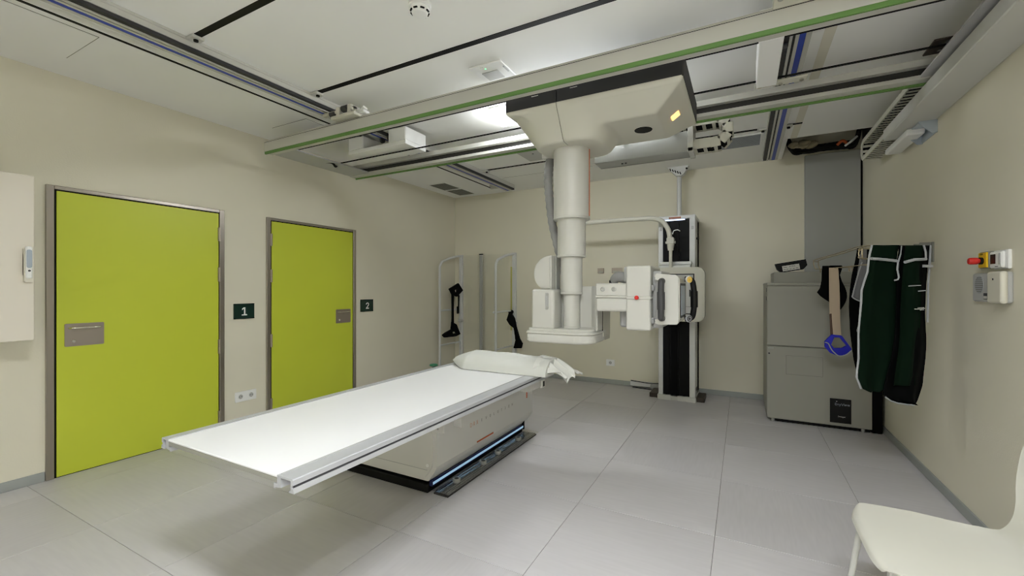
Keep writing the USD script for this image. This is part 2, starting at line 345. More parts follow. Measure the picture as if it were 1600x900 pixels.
BX0, BX1 = -3.95, 1.05
br = thing('ceiling_bridge', 'wide aluminium ceiling bridge with green edge strips that carries the x-ray tube', 'bridge', (-1.45, 3.0, 2.65))
def beam_profile(y0, s):
    """Outer face at y0; s = +1 when the inside lies towards +y."""
    q = [(0, 2.742), (0, 2.652), (.006, 2.648), (.012, 2.645), (.085, 2.645), (.085, 2.670), (.030, 2.670), (.030, 2.724), (.085, 2.724), (.085, 2.765), (.02, 2.765), (.02, 2.742)]
    return Polygon([(y0 + s * a, z) for a, z in q])
for y0, s, lb in ((2.47, 1, None), (3.555, -1, None)):
    b = part(br, 'beam', plate(beam_profile(y0, s), BX1 - BX0, (BX0, 0, 0), (0, 1, 0), (0, 0, 1)), 'rail_alu', smooth=False)
    part(b, 'top_joint', bx(BX0 + .002, BX1 - .002, y0 - s * .0008, y0 + s * .004, 2.7385, 2.7415), 'charcoal', smooth=False)
    part(b, 'green_strip', bx(BX0 + .01, BX1 - .01, y0 - s * .002, y0 + s * .014, 2.630, 2.655, .002), 'strip_green', label='green edge strip', smooth=False)
    part(b, 'dark_slot', bx(BX0 + .05, BX1 - .03, y0 + s * .031, y0 + s * .042, 2.6705, 2.7235), 'dark_rubber', smooth=False)
part(br, 'end_plate', bx(BX0 - .008, BX0 + .30, 2.49, 3.535, 2.655, 2.668, .002), 'machine_grey', label='flat grey end plate')
part(br, 'end_plate', bx(BX1 - .10, BX1 + .008, 2.49, 3.535, 2.655, 2.668, .002), 'machine_grey', label='flat grey end plate')
for y, lab in ((2.705, 'black drive belt'), (3.215, 'black drive belt')):
    part(br, 'drive_belt', bx(BX0 + .09, BX1 - .05, y - .009, y + .009, 2.715, 2.721), 'black', label=lab, smooth=False)
for x0, x1 in ((-3.90, -3.84), (.985, 1.04)):
    part(br, 'belt_anchor', cat(bx(x0, x1, 3.19, 3.24, 2.665, 2.732, .003)), 'dark_grey')
bp = part(br, 'belt_plate', bx(.93, 1.12, 3.18, 3.36, 2.735, 2.745, .002), 'foot_brown', label='dark brown bolted plate')
for x, y in ((.985, 3.235), (.985, 3.30)): part(bp, 'bolt', cyl((x, y, 2.727), (x, y, 2.737), .010, 8), 'chrome')
part(br, 'cable_stub', tube(smooth_path([(-3.80, 2.98, 2.67), (-3.70, 3.02, 2.66), (-3.72, 3.08, 2.64), (-3.76, 3.14, 2.67), (-3.78, 3.21, 2.70)]), .012, 8), 'black', label='short black cable')
def trolley(x0, x1, xa, xb, name, lab, y0, y1):
    t = part(br, name, bx(x0, x1, y0, y1, 2.735, 2.772, .004), 'white_plastic', label=lab)
    for a, b in ((x0, xa), (xb, x1)):
        part(t, 'side_block', bx(a, b, y0, y1, 2.772, 2.90, .008), 'white_plastic')
        for yy in (y0 + .08, y1 - .08): part(t, 'roller', cyl((-3.11 + (a > -3.2) * .1 - .05, yy, 2.845), (-3.11 + (a > -3.2) * .1 - .03, yy, 2.845), .028, 16), 'dark_grey')
    return t
trolley(-3.54, -2.78, -3.33, -3.00, 'rail_trolley', 'white trolley housing under the blue-striped rail', 3.09, 3.39)
rt = part(br, 'rail_trolley', bx(.078, .192, 2.62, 3.22, 2.675, 2.845, .004), 'white_plastic', label='white trolley housing beside the rail')
part(rt, 'roller', cyl((.20, 2.75, 2.852), (.24, 2.75, 2.852), .026, 16), 'dark_grey'); part(rt, 'roller', cyl((.20, 3.1, 2.852), (.24, 3.1, 2.852), .026, 16), 'dark_grey')
tp = part(br, 'trolley_bracket', bx(.07, .36, 3.225, 3.30, 2.70, 2.712, .003), 'machine_ivory')
for x in (.10, .215, .33): part(tp, 'bracket_screw', cyl((x, 3.262, 2.69), (x, 3.262, 2.702), .012, 8), 'chrome')
sh = lambda m: m.apply_translation([.27, .09, .035]) or m
fr = part(br, 'front_bogie', sh(cat(bx(-3.25, -2.98, 2.33, 2.45, 2.725, 2.75, .004), bx(-3.20, -3.16, 2.34, 2.44, 2.75, 2.82, .004), bx(-3.07, -3.03, 2.34, 2.44, 2.75, 2.82, .004), bx(-3.40, -3.03, 2.37, 2.41, 2.79, 2.815, .004))), 'machine_ivory', label='small roller bogie on the rail')
part(fr, 'bogie_roller', sh(cyl((-3.32, 2.39, 2.80), (-3.25, 2.39, 2.80), .022, 14)), 'dark_grey'); part(fr, 'bogie_roller', sh(cyl((-3.14, 2.36, 2.80), (-3.08, 2.36, 2.80), .026, 14)), 'dark_grey')
part(fr, 'bogie_knob', sh(cyl((-3.00, 2.42, 2.76), (-2.95, 2.42, 2.80), .022, 12)), 'white_plastic'); part(fr, 'bogie_foot', sh(bx(-3.02, -2.93, 2.38, 2.45, 2.75, 2.775, .006)), 'white_plastic')
fr2 = part(br, 'front_bogie', cat(bx(.13, .42, 2.36, 2.47, 2.742, 2.765, .004), bx(.20, .24, 2.37, 2.46, 2.765, 2.858, .004)), 'machine_ivory', label='small roller bogie on the rail')
for x in (.16, .27, .38): part(fr2, 'bogie_bolt', cyl((x, 2.39, 2.735), (x, 2.39, 2.77), .012, 8), 'metal_ring')

# ---------------------------------------------------------------- x-ray tube crane
cr = thing('x_ray_tube_crane', 'off-white x-ray tube head on a telescopic column hanging from the ceiling carriage', 'x-ray machine', (-1.106, 3.0, 2.6))
CX0, CX1, CY0, CY1, CZ = -1.46, -.30, 2.64, 3.44, 2.60
cx, cy = -1.106, 3.0
def smin(a, b, k=.02):
    h = np.clip(.5 + .5 * (b - a) / k, 0, 1); return b * (1 - h) + a * h - k * h * (1 - h)
def cover_z(xx, yy):
    dl, dr, df, db = (xx - CX0), (CX1 - xx), (yy - CY0), (CY1 - yy)
    d1 = smin(smin(df / .15, db / .15, .12), smin(dr / .17, (xx + 1.40) / .30, .07), .07)
    p1 = .122 * np.clip(smin(np.clip(d1, 0, None), np.ones_like(d1), .06), 0, 1)
    rx, ry = np.abs(xx - (cx + .02)) / .385, np.abs(yy - (cy + .01)) / .37
    q = (rx ** 3.2 + ry ** 3.2) ** (1 / 3.2)
    d2 = (1 - q) / .36
    p2 = .205 * np.clip(smin(np.clip(d2, 0, None), np.ones_like(d2), .12), 0, 1)
    p = -smin(-p1, -p2, .03); lip = np.clip(np.minimum(np.minimum(dl, dr), np.minimum(df, db)) / .006, 0, 1)
    return CZ - p - .012 * lip
def cover(x0, x1):
    xs = np.linspace(x0, x1, max(12, int((x1 - x0) / .009))); ys = np.linspace(CY0, CY1, 86)
    xx, yy = np.meshgrid(xs, ys, indexing='ij'); z = cover_z(xx, yy)
    bot = np.stack([xx, yy, z], -1); top = np.stack([xx, yy, np.full_like(z, CZ + .004)], -1)
    return grid_solid(top, bot)
cv1 = part(cr, 'carriage_cover', cover(CX0, -1.0825), 'machine_ivory', label='moulded off-white carriage cover', smooth=50)
cv2 = part(cr, 'carriage_cover', cover(-1.0785, CX1), 'machine_ivory', label='moulded off-white carriage cover', smooth=50)
sk = part(cr, 'carriage_skirt', cat(bx(CX0, -1.083, CY0, CY0 + .012, CZ, 2.715, .002), bx(-1.078, CX1, CY0, CY0 + .012, CZ, 2.715, .002), bx(CX0, CX1, CY1 - .012, CY1, CZ, 2.715, .002), bx(CX0, CX0 + .012, CY0, CY1, CZ, 2.715, .002)), 'charcoal', label='dark grey band around the carriage', smooth=False)
part(sk, 'side_plate', bx(CX1 - .006, CX1 + .004, CY0 - .003, CY1, CZ - .004, 2.735, .002), 'dark_rubber', label='grey end plate', smooth=False)
for x, y in ((-1.26, 2.637), (-.985, 2.637)): part(sk, 'label_strip', bx(x, x + .05, y, y + .004, 2.672, 2.676), 'paper_label', smooth=False)
for x0, x1, z0 in ((-.86, -.66, 2.693), (-.505, -.40, 2.695)): part(sk, 'circuit_block', bx(x0, x1, 2.625, 2.65, z0, z0 + .022, .003), 'pcb_green', label='green block under the beam')
for x0, x1 in ((-1.33, -1.28), (-1.22, -1.13), (-.98, -.90), (-.655, -.62), (-.88, -.86), (-1.06, -1.02)): part(sk, 'roller_bracket', bx(x0, x1, 2.618, 2.645, 2.697, 2.722, .004), 'white_plastic')
part(cr, 'carriage_frame', bx(CX0 + .02, CX1 - .02, CY0 + .02, CY1 - .02, CZ + .01, 2.70), 'dark_grey', smooth=False)
cz = lambda x, y: float(cover_z(np.array([[x]]), np.array([[y]]))[0, 0])
part(cv2, 'lens_window', lathe([(0, -.003), (.058, -.003), (.062, .006), (0, .02)], (-.60, 3.04, cz(-.60, 3.04)), 'z', 32), 'panel_black', label='round black lens window')
lx, ly = -.392, 3.03; dzx = (cz(lx + .02, ly) - cz(lx - .02, ly)) / .04
tl = np.array([1, 0, dzx]) / math.hypot(1, dzx)
g = bx(-.030, .030, -.036, .036, -.006, .006, .003); g.apply_transform(frame_mat((lx, ly, cz(lx, ly)), tl, (0, 1, 0)))
part(cv2, 'indicator_lamp', g, 'lamp_glow_orange', label='glowing orange indicator lamp')
secs = [(.1335, 1.876, 2.44), (.105, 1.603, 1.88), (.081, 1.333, 1.61), (.062, 1.085, 1.34)]
for r, z0, z1 in secs:
    part(cr, 'column_section', lathe([(0, z0), (r - .006, z0), (r, z0 + .004), (r, z0 + .016), (r - .0025, z0 + .018), (r - .0025, z1), (0, z1)], (cx, cy, 0), 'z', 48), 'machine_white')
part(cr, 'column_stripe', bx(cx + .128, cx + .1335, cy + .006, cy + .016, 1.90, 2.40), 'orange', label='thin orange stripe down the column', smooth=False)
part(cr, 'column_collar', lathe([(.136, 2.395), (.146, 2.398), (.146, 2.42), (.136, 2.42)], (cx, cy, 0), 'z', 48), 'machine_ivory')
hp = smooth_path([(-1.325, 3.12, 2.40), (-1.335, 3.10, 2.25), (-1.325, 3.10, 2.08), (-1.30, 3.10, 1.88), (-1.255, 3.11, 1.68), (-1.215, 3.13, 1.50), (-1.20, 3.15, 1.38), (-1.23, 3.16, 1.345)], 14)
rad = .035 + .0025 * np.sin(np.arange(len(hp)) * 1.57) - np.linspace(0, .008, len(hp))
part(cr, 'cable_hose', tube(hp, rad, 16), 'hose_grey', label='grey corrugated cable hose', smooth=60)
part(cr, 'hose_cuff', bx(-1.38, -1.275, 3.07, 3.17, 2.385, 2.43, .012), 'machine_white')

# base tray, housings, tube head
tray = rrect(-1.405, -.905, 2.845, 3.20, .03).difference(sbox(-1.04, 2.8, -.9, 2.985)).union(Point(-1.045, 2.985).buffer(.14, quad_segs=16)).union(sbox(-1.2, 2.845, -1.045, 3.1)).buffer(0)
def slab(poly, z0, z1): m = cat(*[extrude_polygon(g, z1 - z0, engine='earcut') for g in getattr(poly, 'geoms', [poly])]); m.apply_translation([0, 0, z0]); return m
bt = part(cr, 'base_tray', cat(slab(tray.buffer(-.016), .985, .992), slab(tray.buffer(-.006), .992, .999), slab(tray, .999, 1.047), slab(tray.buffer(-.006), 1.047, 1.053), slab(tray.buffer(.005), 1.053, 1.066), slab(tray.buffer(-.002), 1.066, 1.071), slab(tray.buffer(-.014), 1.071, 1.088)), 'machine_white', label='rounded white tray at the foot of the column')
lb = part(cr, 'side_block', bx(-1.375, -1.195, 2.875, 3.08, 1.075, 1.372, .022), 'machine_white', label='upright white block left of the column')
sl = part(lb, 'slot', bx(-1.262, -1.237, 2.870, 2.880, 1.225, 1.345, .004), 'machine_grey')
for z in (1.238, 1.332): part(sl, 'slot_screw', cyl((-1.245, 2.868, z), (-1.245, 2.876, z), .009, 12), 'metal_ring')
th = np.linspace(0, np.pi, 14)
arc = [(-1.20 + .235 * 0 - .16 * 0 + (-.215) * np.sin(t) * .0, 0) for t in th]
bk = Polygon([(-1.20, 3.03), (-1.165, 3.05)] + [(-1.05 + .14 * math.cos(a), 3.15 - .085 * math.sin(a)) for a in np.linspace(np.pi, np.pi / 2 * 1.05, 6)] + [(-.985, 3.10), (-.945, 3.05), (-.925, 2.985), (-.912, 2.975), (-.905, 2.985), (-.905, 3.17), (-1.20, 3.17)]).buffer(0).union(sbox(-1.20, 3.155, -.905, 3.30)).buffer(0)
part(cr, 'rear_housing', cat(slab(bk.buffer(.008).buffer(-.008), 1.075, 1.385), slab(bk.buffer(-.01), 1.385, 1.393)), 'machine_white', label='curved white housing behind the column')
sp = part(cr, 'side_panel', bx(-.908, -.901, 3.115, 3.30, 1.02, 1.36, .003), 'machine_ivory')
part(sp, 'panel_seam', bx(-.906, -.9035, 3.102, 3.112, 1.06, 1.32), 'black', smooth=False)
part(cr, 'lower_arm_cover', cat(slab(sbox(-1.15, 3.16, -.905, 3.30), .992, 1.076)), 'machine_ivory')
# round hose cover
def dshape(r, w, cut):
    c = Point(0, 0).buffer(r, quad_segs=16).intersection(sbox(-r, -r * .93, cut, r)); return c
dd = dshape(.132, .14, .010)
hc = part(cr, 'hose_cover', cat(plate(dd.buffer(-.012), .012, (-1.245, 2.932, 1.487), (1, 0, 0), (0, 0, 1)), plate(dd, .17, (-1.245, 3.10, 1.487), (1, 0, 0), (0, 0, 1))), 'machine_white', label='half-round white hose cover above the block')
part(hc, 'cover_rib', plate(dd.buffer(.004).difference(dd.buffer(-.004)), .02, (-1.245, 3.03, 1.487), (1, 0, 0), (0, 0, 1)), 'machine_white')
part(hc, 'cover_gap', bx(-1.34, -1.215, 2.945, 3.09, 1.352, 1.372), 'black', smooth=False)
# arm
arm = part(cr, 'tube_arm', cat(bx(-.885, -.655, 2.86, 3.14, 1.322, 1.412, .010), bx(-.885, -.655, 2.862, 3.14, 1.222, 1.318, .020), bx(-.883, -.657, 2.855, 3.14, 1.314, 1.328, .004), bx(-.912, -.87, 2.98, 3.14, 1.235, 1.385, .008)), 'machine_white', label='short white arm carrying the tube head')
for x in (-.832, -.757): part(arm, 'screw_cap', lathe([(0, 0), (.016, 0), (.016, .003), (.010, .006), (0, .004)], (x, 2.861, 1.372), 'y', 20), 'metal_ring')
part(arm, 'arm_drive', bx(-.75, -.66, 2.98, 3.18, 1.11, 1.25, .02), 'machine_grey')
tube_h = cat(bx(-.672, -.515, 2.84, 3.20, 1.318, 1.525, .014), bx(-.672, -.515, 2.84, 3.20, 1.105, 1.312, .014), bx(-.67, -.513, 2.837, 3.20, 1.306, 1.326, .004))
hd = part(cr, 'tube_housing', tube_h, 'machine_white', label='tall white x-ray tube housing')
part(hd, 'chamfer_block', bx(-.71, -.66, 2.93, 3.18, 1.415, 1.525, .016), 'machine_grey')
sb_ = part(hd, 'stop_button', cat(lathe([(0, 0), (.010, 0), (.010, .008), (.0135, .010), (.0135, .018), (.009, .022), (0, .023)], (-.60, 2.838, 1.318), 'y', 20)), 'red', label='red stop button')
hz = smooth_path([(-.795, 3.02, 1.40), (-.79, 3.0, 1.435), (-.765, 2.99, 1.455), (-.72, 3.0, 1.452), (-.67, 3.02, 1.44)], 8)
part(hd, 'supply_hose', tube(hz, np.linspace(.026, .044, len(hz)), 14), 'hose_grey', label='short grey hose into the housing', smooth=60)
part(hd, 'hose_end', bx(-.825, -.785, 2.98, 3.04, 1.40, 1.44, .014), 'black')
yk = part(cr, 'collimator', cat(bx(-.515, -.455, 2.90, 3.24, 1.12, 1.49, .012), bx(-.52, -.50, 2.87, 3.22, 1.36, 1.40, .006), bx(-.52, -.50, 2.87, 3.22, 1.15, 1.19, .006)), 'machine_grey', label='beam collimator')
for z in (1.165, 1.445): part(yk, 'hinge_pin', cyl((-.487, 2.89, z), (-.487, 2.905, z), .012, 12), 'black')
cp_poly = Polygon([(-.49, 1.462), (-.48, 1.472), (-.368, 1.462), (-.352, 1.45), (-.350, 1.165), (-.36, 1.152), (-.47, 1.148), (-.49, 1.156), (-.49, 1.18), (-.46, 1.19), (-.46, 1.425), (-.49, 1.435)])
cp = part(cr, 'control_panel', cat(plate(cp_poly, .05, (0, 2.90, 0), (1, 0, 0), (0, 0, 1)), bx(-.462, -.352, 2.852, 3.21, 1.158, 1.456, .010), bx(-.40, -.345, 2.86, 3.21, 1.17, 1.45, .010)), 'machine_white', label='white control head with two grip handles')
part(cp, 'recess', bx(-.480, -.437, 2.838, 2.85, 1.19, 1.42, .004), 'machine_grey')
ds = part(cp, 'display', plate(rrect(2.90, 3.165, 1.19, 1.41, .008), .004, (-.346, 0, 0), **LW), 'black_gloss', label='dark touch display')
part(ds, 'display_glass', plate(rrect(2.915, 3.12, 1.205, 1.395, .004), .002, (-.342, 0, 0), **LW), 'pale_blue_grey')
def grip(base_x, y, zc, half, out, ax):
    pts = []
    for t in np.linspace(0, np.pi, 19): pts.append((base_x, y, zc)); 
    if ax == 'y': path = [(base_x, y, zc + half), (base_x, y - out * .8, zc + half - .005), (base_x, y - out, zc + half * .72), (base_x, y - out, zc), (base_x, y - out, zc - half * .72), (base_x, y - out * .8, zc - half + .005), (base_x, y, zc - half)]
    else: path = [(base_x, y, zc + half), (base_x + out * .75, y, zc + half - .008), (base_x + out, y, zc + half * .6), (base_x + out * 1.08, y, zc), (base_x + out, y, zc - half * .6), (base_x + out * .75, y, zc - half + .008), (base_x, y, zc - half)]
    return smooth_path(path, 8)
g1 = grip(-.447, 2.85, 1.306, .118, .045, 'y')
h1 = part(cp, 'grip_handle', tube(g1, .0195, 14), 'dark_grey', label='dark grey grip handle')
part(h1, 'grip_sleeve', cyl((-.447, 2.805, 1.245), (-.447, 2.805, 1.355), .0235, 18), 'dark_grey')
g2 = grip(-.345, 3.14, 1.306, .135, .055, 'x')
h2 = part(cp, 'grip_handle', tube(g2, .0185, 14), 'black', label='black grip handle beyond the display')
part(h2, 'grip_sleeve', cyl((-.286, 3.14, 1.25), (-.286, 3.14, 1.36), .023, 18), 'black_gloss')
for z, m_ in ((1.436, 'paper_label'), (1.176, 'piping_grey')):
    q = lathe([(0, 0), (.024, 0), (.024, .010), (.020, .014), (0, .014)], (0, 0, 0), 'y', 24); q.apply_transform(trimesh.transformations.rotation_matrix(.75, [0, 0, 1])); q.apply_translation((-.318, 3.09, z))
    q = part(h2, 'handle_mount', q, m_, label='round handle mount with a printed ring')
    r_ = cat(lathe([(0, .014), (.009, .014), (.009, .016), (0, .016)], (0, 0, 0), 'y', 16), lathe([(.013, .0135), (.019, .0135), (.019, .0155), (.013, .0155)], (0, 0, 0), 'y', 24)); r_.apply_transform(trimesh.transformations.rotation_matrix(.75, [0, 0, 1])); r_.apply_translation((-.318, 3.09, z))
    part(q, 'ring_print', r_, 'yellow' if m_ == 'paper_label' else 'dark_grey')
# trough and cable chain behind the carriage
ct = part(cr, 'cable_trough', cat(bx(-1.15, -.37, 3.70, 3.72, 2.475, 2.635, .003), bx(-1.15, -.37, 3.72, 3.90, 2.475, 2.49, .003), bx(-1.15, -.37, 3.88, 3.90, 2.475, 2.57, .003)), 'panel_grey', label='grey sheet metal cable trough', smooth=False)
part(ct, 'trough_end', cat(bx(-.385, -.345, 3.69, 3.91, 2.47, 2.50, .003), bx(-.385, -.345, 3.69, 3.70, 2.465, 2.715, .002), bx(-.385, -.345, 3.90, 3.91, 2.465, 2.715, .002)), 'trunk_grey', smooth=False)
part(ct, 'trough_hanger', bx(-.90, -.86, 3.43, 3.71, 2.625, 2.635), 'trunk_grey', smooth=False); part(ct, 'trough_hanger', bx(-.50, -.46, 3.43, 3.71, 2.625, 2.635), 'trunk_grey', smooth=False)
for x in (-.93, -.90): part(ct, 'screw', cyl((x, 3.80, 2.468), (x, 3.80, 2.478), .009, 8), 'dark_grey')
def chain(parent, path, width, across, lm, h=.05, step=.055):
    """Links along a path; 'across' is the horizontal unit vector along the link bars."""
    P = np.array(path, float); seg = np.r_[0, np.cumsum(np.linalg.norm(np.diff(P, axis=0), axis=1))]
    n = int(seg[-1] / step); ac = np.array(across, float)
    for i in range(n):
        s = (i + .5) * seg[-1] / n
        p = np.array([np.interp(s, seg, P[:, k]) for k in range(3)]); q = np.array([np.interp(s + .01, seg, P[:, k]) for k in range(3)]) - np.array([np.interp(s - .01, seg, P[:, k]) for k in range(3)])
        t = q / np.linalg.norm(q); up = np.cross(t, ac)
        T = np.eye(4); T[:3, 0], T[:3, 1], T[:3, 2], T[:3, 3] = t, ac, up, p
        L = step * .54; w = width / 2
        m = cat(bx(-L, L, -w, -w + .012, -h / 2, h / 2, .003), bx(-L, L, w - .012, w, -h / 2, h / 2, .003), bx(-L * .34, L * .34, -w, w, h / 2 - .006, h / 2), bx(-L * .34, L * .34, -w, w, -h / 2, -h / 2 + .006))
        m.apply_transform(T); part(parent, 'chain_link', m, lm, smooth=False)
        q = bx(-L, L, -w + .014, w - .014, -h * .34, h * .34); q.apply_transform(T); part(parent, 'dark_fill', q, 'black_soft', smooth=False)  # black backing gives the dark gaps between the bars
R_ = .092; ccx = -.19; zl = 2.525
cp_path = [(-.60, 3.80, zl + 2 * R_)] + [(x, 3.80, zl + 2 * R_) for x in (-.5, -.4, -.3)] + [(ccx + R_ * math.sin(a), 3.80, zl + R_ + R_ * math.cos(a)) for a in np.linspace(0, np.pi, 14)] + [(x, 3.80, zl) for x in (-.26, -.32, -.37)]
cch = part(cr, 'cable_chain', tube([(-.62, 3.80, zl + 2 * R_), (-.21, 3.80, zl + 2 * R_)], .012, 8), 'black', label='white cable chain looping out of the trough')
chain(cch, cp_path, .17, (0, 1, 0), 'chain_white', h=.078, step=.070)

# ---------------------------------------------------------------- duct and chain by the right wall
du = thing('cable_duct', 'long pale duct high along the right wall with a cable chain below', 'duct', (1.09, 2.0, 2.55))
part(du, 'duct_body', bx(.986, XR - .001, -1.6, 4.41, 2.547, 2.632, .006), 'trunk_grey', smooth=False)
part(du, 'lower_tray', bx(1.06, 1.165, 4.15, 4.69, 2.497, 2.545, .012), 'white_plastic')
wb = Polygon([(0, 0), (.10, 0), (.10, -.012), (.03, -.09), (0, -.09)])
b_ = part(du, 'wall_bracket', cat(*[plate(Polygon([(XR - a, 2.546 + z) for a, z in [(max(a_, .001), z_) for a_, z_ in wb.exterior.coords]]), .012, (0, y, 0), (1, 0, 0), (0, 0, 1)) for y in (4.02, 4.30)], bx(XR - .10, XR - .001, 4.01, 4.30, 2.535, 2.546), bx(XR - .006, XR - .001, 4.01, 4.30, 2.46, 2.546)), 'pale_blue_grey', smooth=False)
part(b_, 'bracket_bolt', cyl((XR - .02, 4.06, 2.52), (XR - .02, 4.06, 2.548), .008, 8), 'metal_ring')
ych = [(1.07, y, 2.76) for y in np.linspace(3.60, 5.10, 23)] + [(1.07, 5.13 + .079 * math.sin(a), 2.681 + .079 * math.cos(a)) for a in np.linspace(0, np.pi, 12)] + [(1.07, y, 2.602) for y in np.linspace(5.10, 4.40, 12)]
dc = part(du, 'cable_chain', tube([(1.07, 3.6, 2.76), (1.07, 5.1, 2.76)], .010, 8), 'black', label='white cable chain with dark gaps between its links')
chain(dc, ych, .14, (1, 0, 0), 'chain_white', h=.042, step=.062)

# ---------------------------------------------------------------- things on the ceiling
sm = thing('smoke_detector', 'round white smoke detector on the ceiling', 'smoke detector', (-1.564, 1.853, ZC))
part(sm, 'base', lathe([(0, 0), (.062, 0), (.062, -.018), (.056, -.022), (0, -.022)], (-1.564, 1.853, ZC), 'z', 36), 'white_plastic')
part(sm, 'sensing_head', lathe([(0, -.02), (.050, -.022), (.050, -.034), (.042, -.056), (.036, -.060), (0, -.060)], (-1.564, 1.853, ZC), 'z', 36), 'white_plastic')
for a in np.linspace(0, 2 * np.pi, 8, endpoint=False) + .2:
    c, s = math.cos(a), math.sin(a); q = bx(-.011, .011, -.004, .004, -.005, .005, .001); q.apply_transform(frame_mat((-1.564 + .0475 * c, 1.853 + .0475 * s, ZC - .044), (-s, c, 0), (c * .35, s * .35, .94)))
    part(sm, 'slot', q, 'black')
em = thing('emergency_light', 'flat white emergency light with a tiny green lamp on the ceiling', 'emergency light', (-1.58, 2.67, ZC))
part(em, 'housing', bx(-1.71, -1.455, 2.548, 2.80, ZC - .012, ZC, .004), 'white_plastic')
part(em, 'lens', bx(-1.66, -1.53, 2.645, 2.76, ZC - .017, ZC - .011, .002), 'grey_plastic', label='grey ribbed lens')
part(em, 'indicator', lathe([(0, 0), (.006, 0), (.006, -.003), (0, -.004)], (-1.60, 2.60, ZC - .012), 'z', 12), 'led_green', label='green lamp')
part(em, 'printing', text('TEST', .008, (-1.63, 2.578, ZC - .0122), (1, 0, 0), (0, -1, 0), .0006), 'grey_print', smooth=False)
part(em, 'clip', bx(-1.475, -1.462, 2.62, 2.70, ZC - .018, ZC - .011, .003), 'grey_plastic')
def grille(name, label, x0, x1, y0, y1, m_, rows, axis):
    t = thing(name, label, 'vent', ((x0 + x1) / 2, (y0 + y1) / 2, ZC)); f = .022
    part(t, 'frame', cat(bx(x0 - f, x0, y0 - f, y1 + f, ZC - .008, ZC, .002), bx(x1, x1 + f, y0 - f, y1 + f, ZC - .008, ZC, .002), bx(x0, x1, y0 - f, y0, ZC - .008, ZC, .002), bx(x0, x1, y1, y1 + f, ZC - .008, ZC, .002)), 'ceiling_paint', smooth=False)
    part(t, 'back', bx(x0, x1, y0, y1, ZC - .001, ZC + .001), 'charcoal', smooth=False)
    n = rows
    for i in range(n):
        a = (i + .5) / n
        if axis == 'y': yy = y0 + (y1 - y0) * a; q = bx(x0, x1, yy - .010, yy + .010, ZC - .006, ZC - .004)
        else: xx = x0 + (x1 - x0) * a; q = bx(xx - .010, xx + .010, y0, y1, ZC - .006, ZC - .004)
        part(t, 'slat', q, m_, smooth=False)
    return t
vt = grille('ceiling_vent', 'double grey ceiling vent in the corner above the handrails', -4.185, -3.89, 5.17, 5.98, 'vent_grey', 26, 'y')
part(vt, 'divider', bx(-4.185, -3.89, 5.555, 5.595, ZC - .009, ZC, .002), 'ceiling_paint', smooth=False)
grille('ceiling_vent', 'blue-grey ceiling vent beside the cable chain loop', -.34, .165, 5.02, 5.40, 'vent_blue', 14, 'y')
def luminaire(label, x0, x1, y0, y1, glow, drop):
    t = thing('ceiling_lamp', label, 'lamp', ((x0 + x1) / 2, (y0 + y1) / 2, ZC))
    if drop:
        part(t, 'tray', bx(x0, x1, y0, y1, ZC - .018, ZC, .003), 'white_plastic')
        part(t, 'diffuser', bx(x0 + .01, x1 - .01, y0 + .01, y1 - .01, ZC - drop, ZC - .018, .01), glow, label='glowing white diffuser')
    else:
        f = .02; part(t, 'frame', cat(bx(x0 - f, x0, y0 - f, y1 + f, ZC - .025, ZC), bx(x1, x1 + f, y0 - f, y1 + f, ZC - .025, ZC), bx(x0, x1, y0 - f, y0, ZC - .025, ZC), bx(x0, x1, y1, y1 + f, ZC - .025, ZC)), 'white_plastic', smooth=False)
        part(t, 'diffuser', bx(x0, x1, y0, y1, ZC - .006, ZC - .001), glow, label='glowing white diffuser', smooth=False)
for i_, L_ in enumerate(LAMPS): luminaire(*L_[:5], f'lamp_glow_{i_}', L_[6])
cb = thing('cable_bundle', 'tangle of dark cables in the open ceiling bay', 'cables', (.8, 5.75, ZC + .1))
for k in range(9):
    y = 5.95 + .02 * (k % 4) + RNG.uniform(-.02, .02); z = ZC + .01 + .022 * (k // 3)
    pts = [(HX + .02, y + RNG.uniform(-.1, .03), z + .25), (HX + .06, y - .03, z + .08)] + [(x, y + RNG.uniform(-.025, .025), z + RNG.uniform(-.012, .02)) for x in np.linspace(HX + .12, XR - .1, 5)] + [(XR - .05, y - .05, z + .2)]
    part(cb, 'cable', tube(smooth_path(pts, 6), .012 + .004 * (k % 3), 8), 'black')
iw = cat(*[trimesh.creation.icosphere(2, r).apply_translation(c) for r, c in ((.06, (.52, 5.80, ZC + .07)), (.075, (.60, 5.84, ZC + .08)), (.06, (.68, 5.86, ZC + .06)))])
iw.vertices[:, 2] = ZC + .03 + (iw.vertices[:, 2] - ZC - .03) * .6; iw.vertices += (meshkit.fbm(iw.vertices * 14)[:, None] - .5) * .06
part(cb, 'insulation', iw, 'insulation', label='torn yellowish insulation', smooth=60)
part(cb, 'copper_end', cat(tube(smooth_path([(.93, 5.93, ZC + .03), (.97, 5.90, ZC + .06), (1.01, 5.92, ZC + .04)]), .016, 8)), 'orange', label='bare copper-coloured end')
part(cb, 'white_cable', tube(smooth_path([(1.0, 5.93, ZC + .01), (1.05, 5.88, ZC + .04), (1.10, 5.90, ZC + .09)]), .012, 8), 'white_plastic', label='white cable')
part(cb, 'air_duct', bx(.62, XR - .06, 5.42, 5.60, ZC + .12, ZC + .30, .01), 'panel_grey', label='grey duct box')

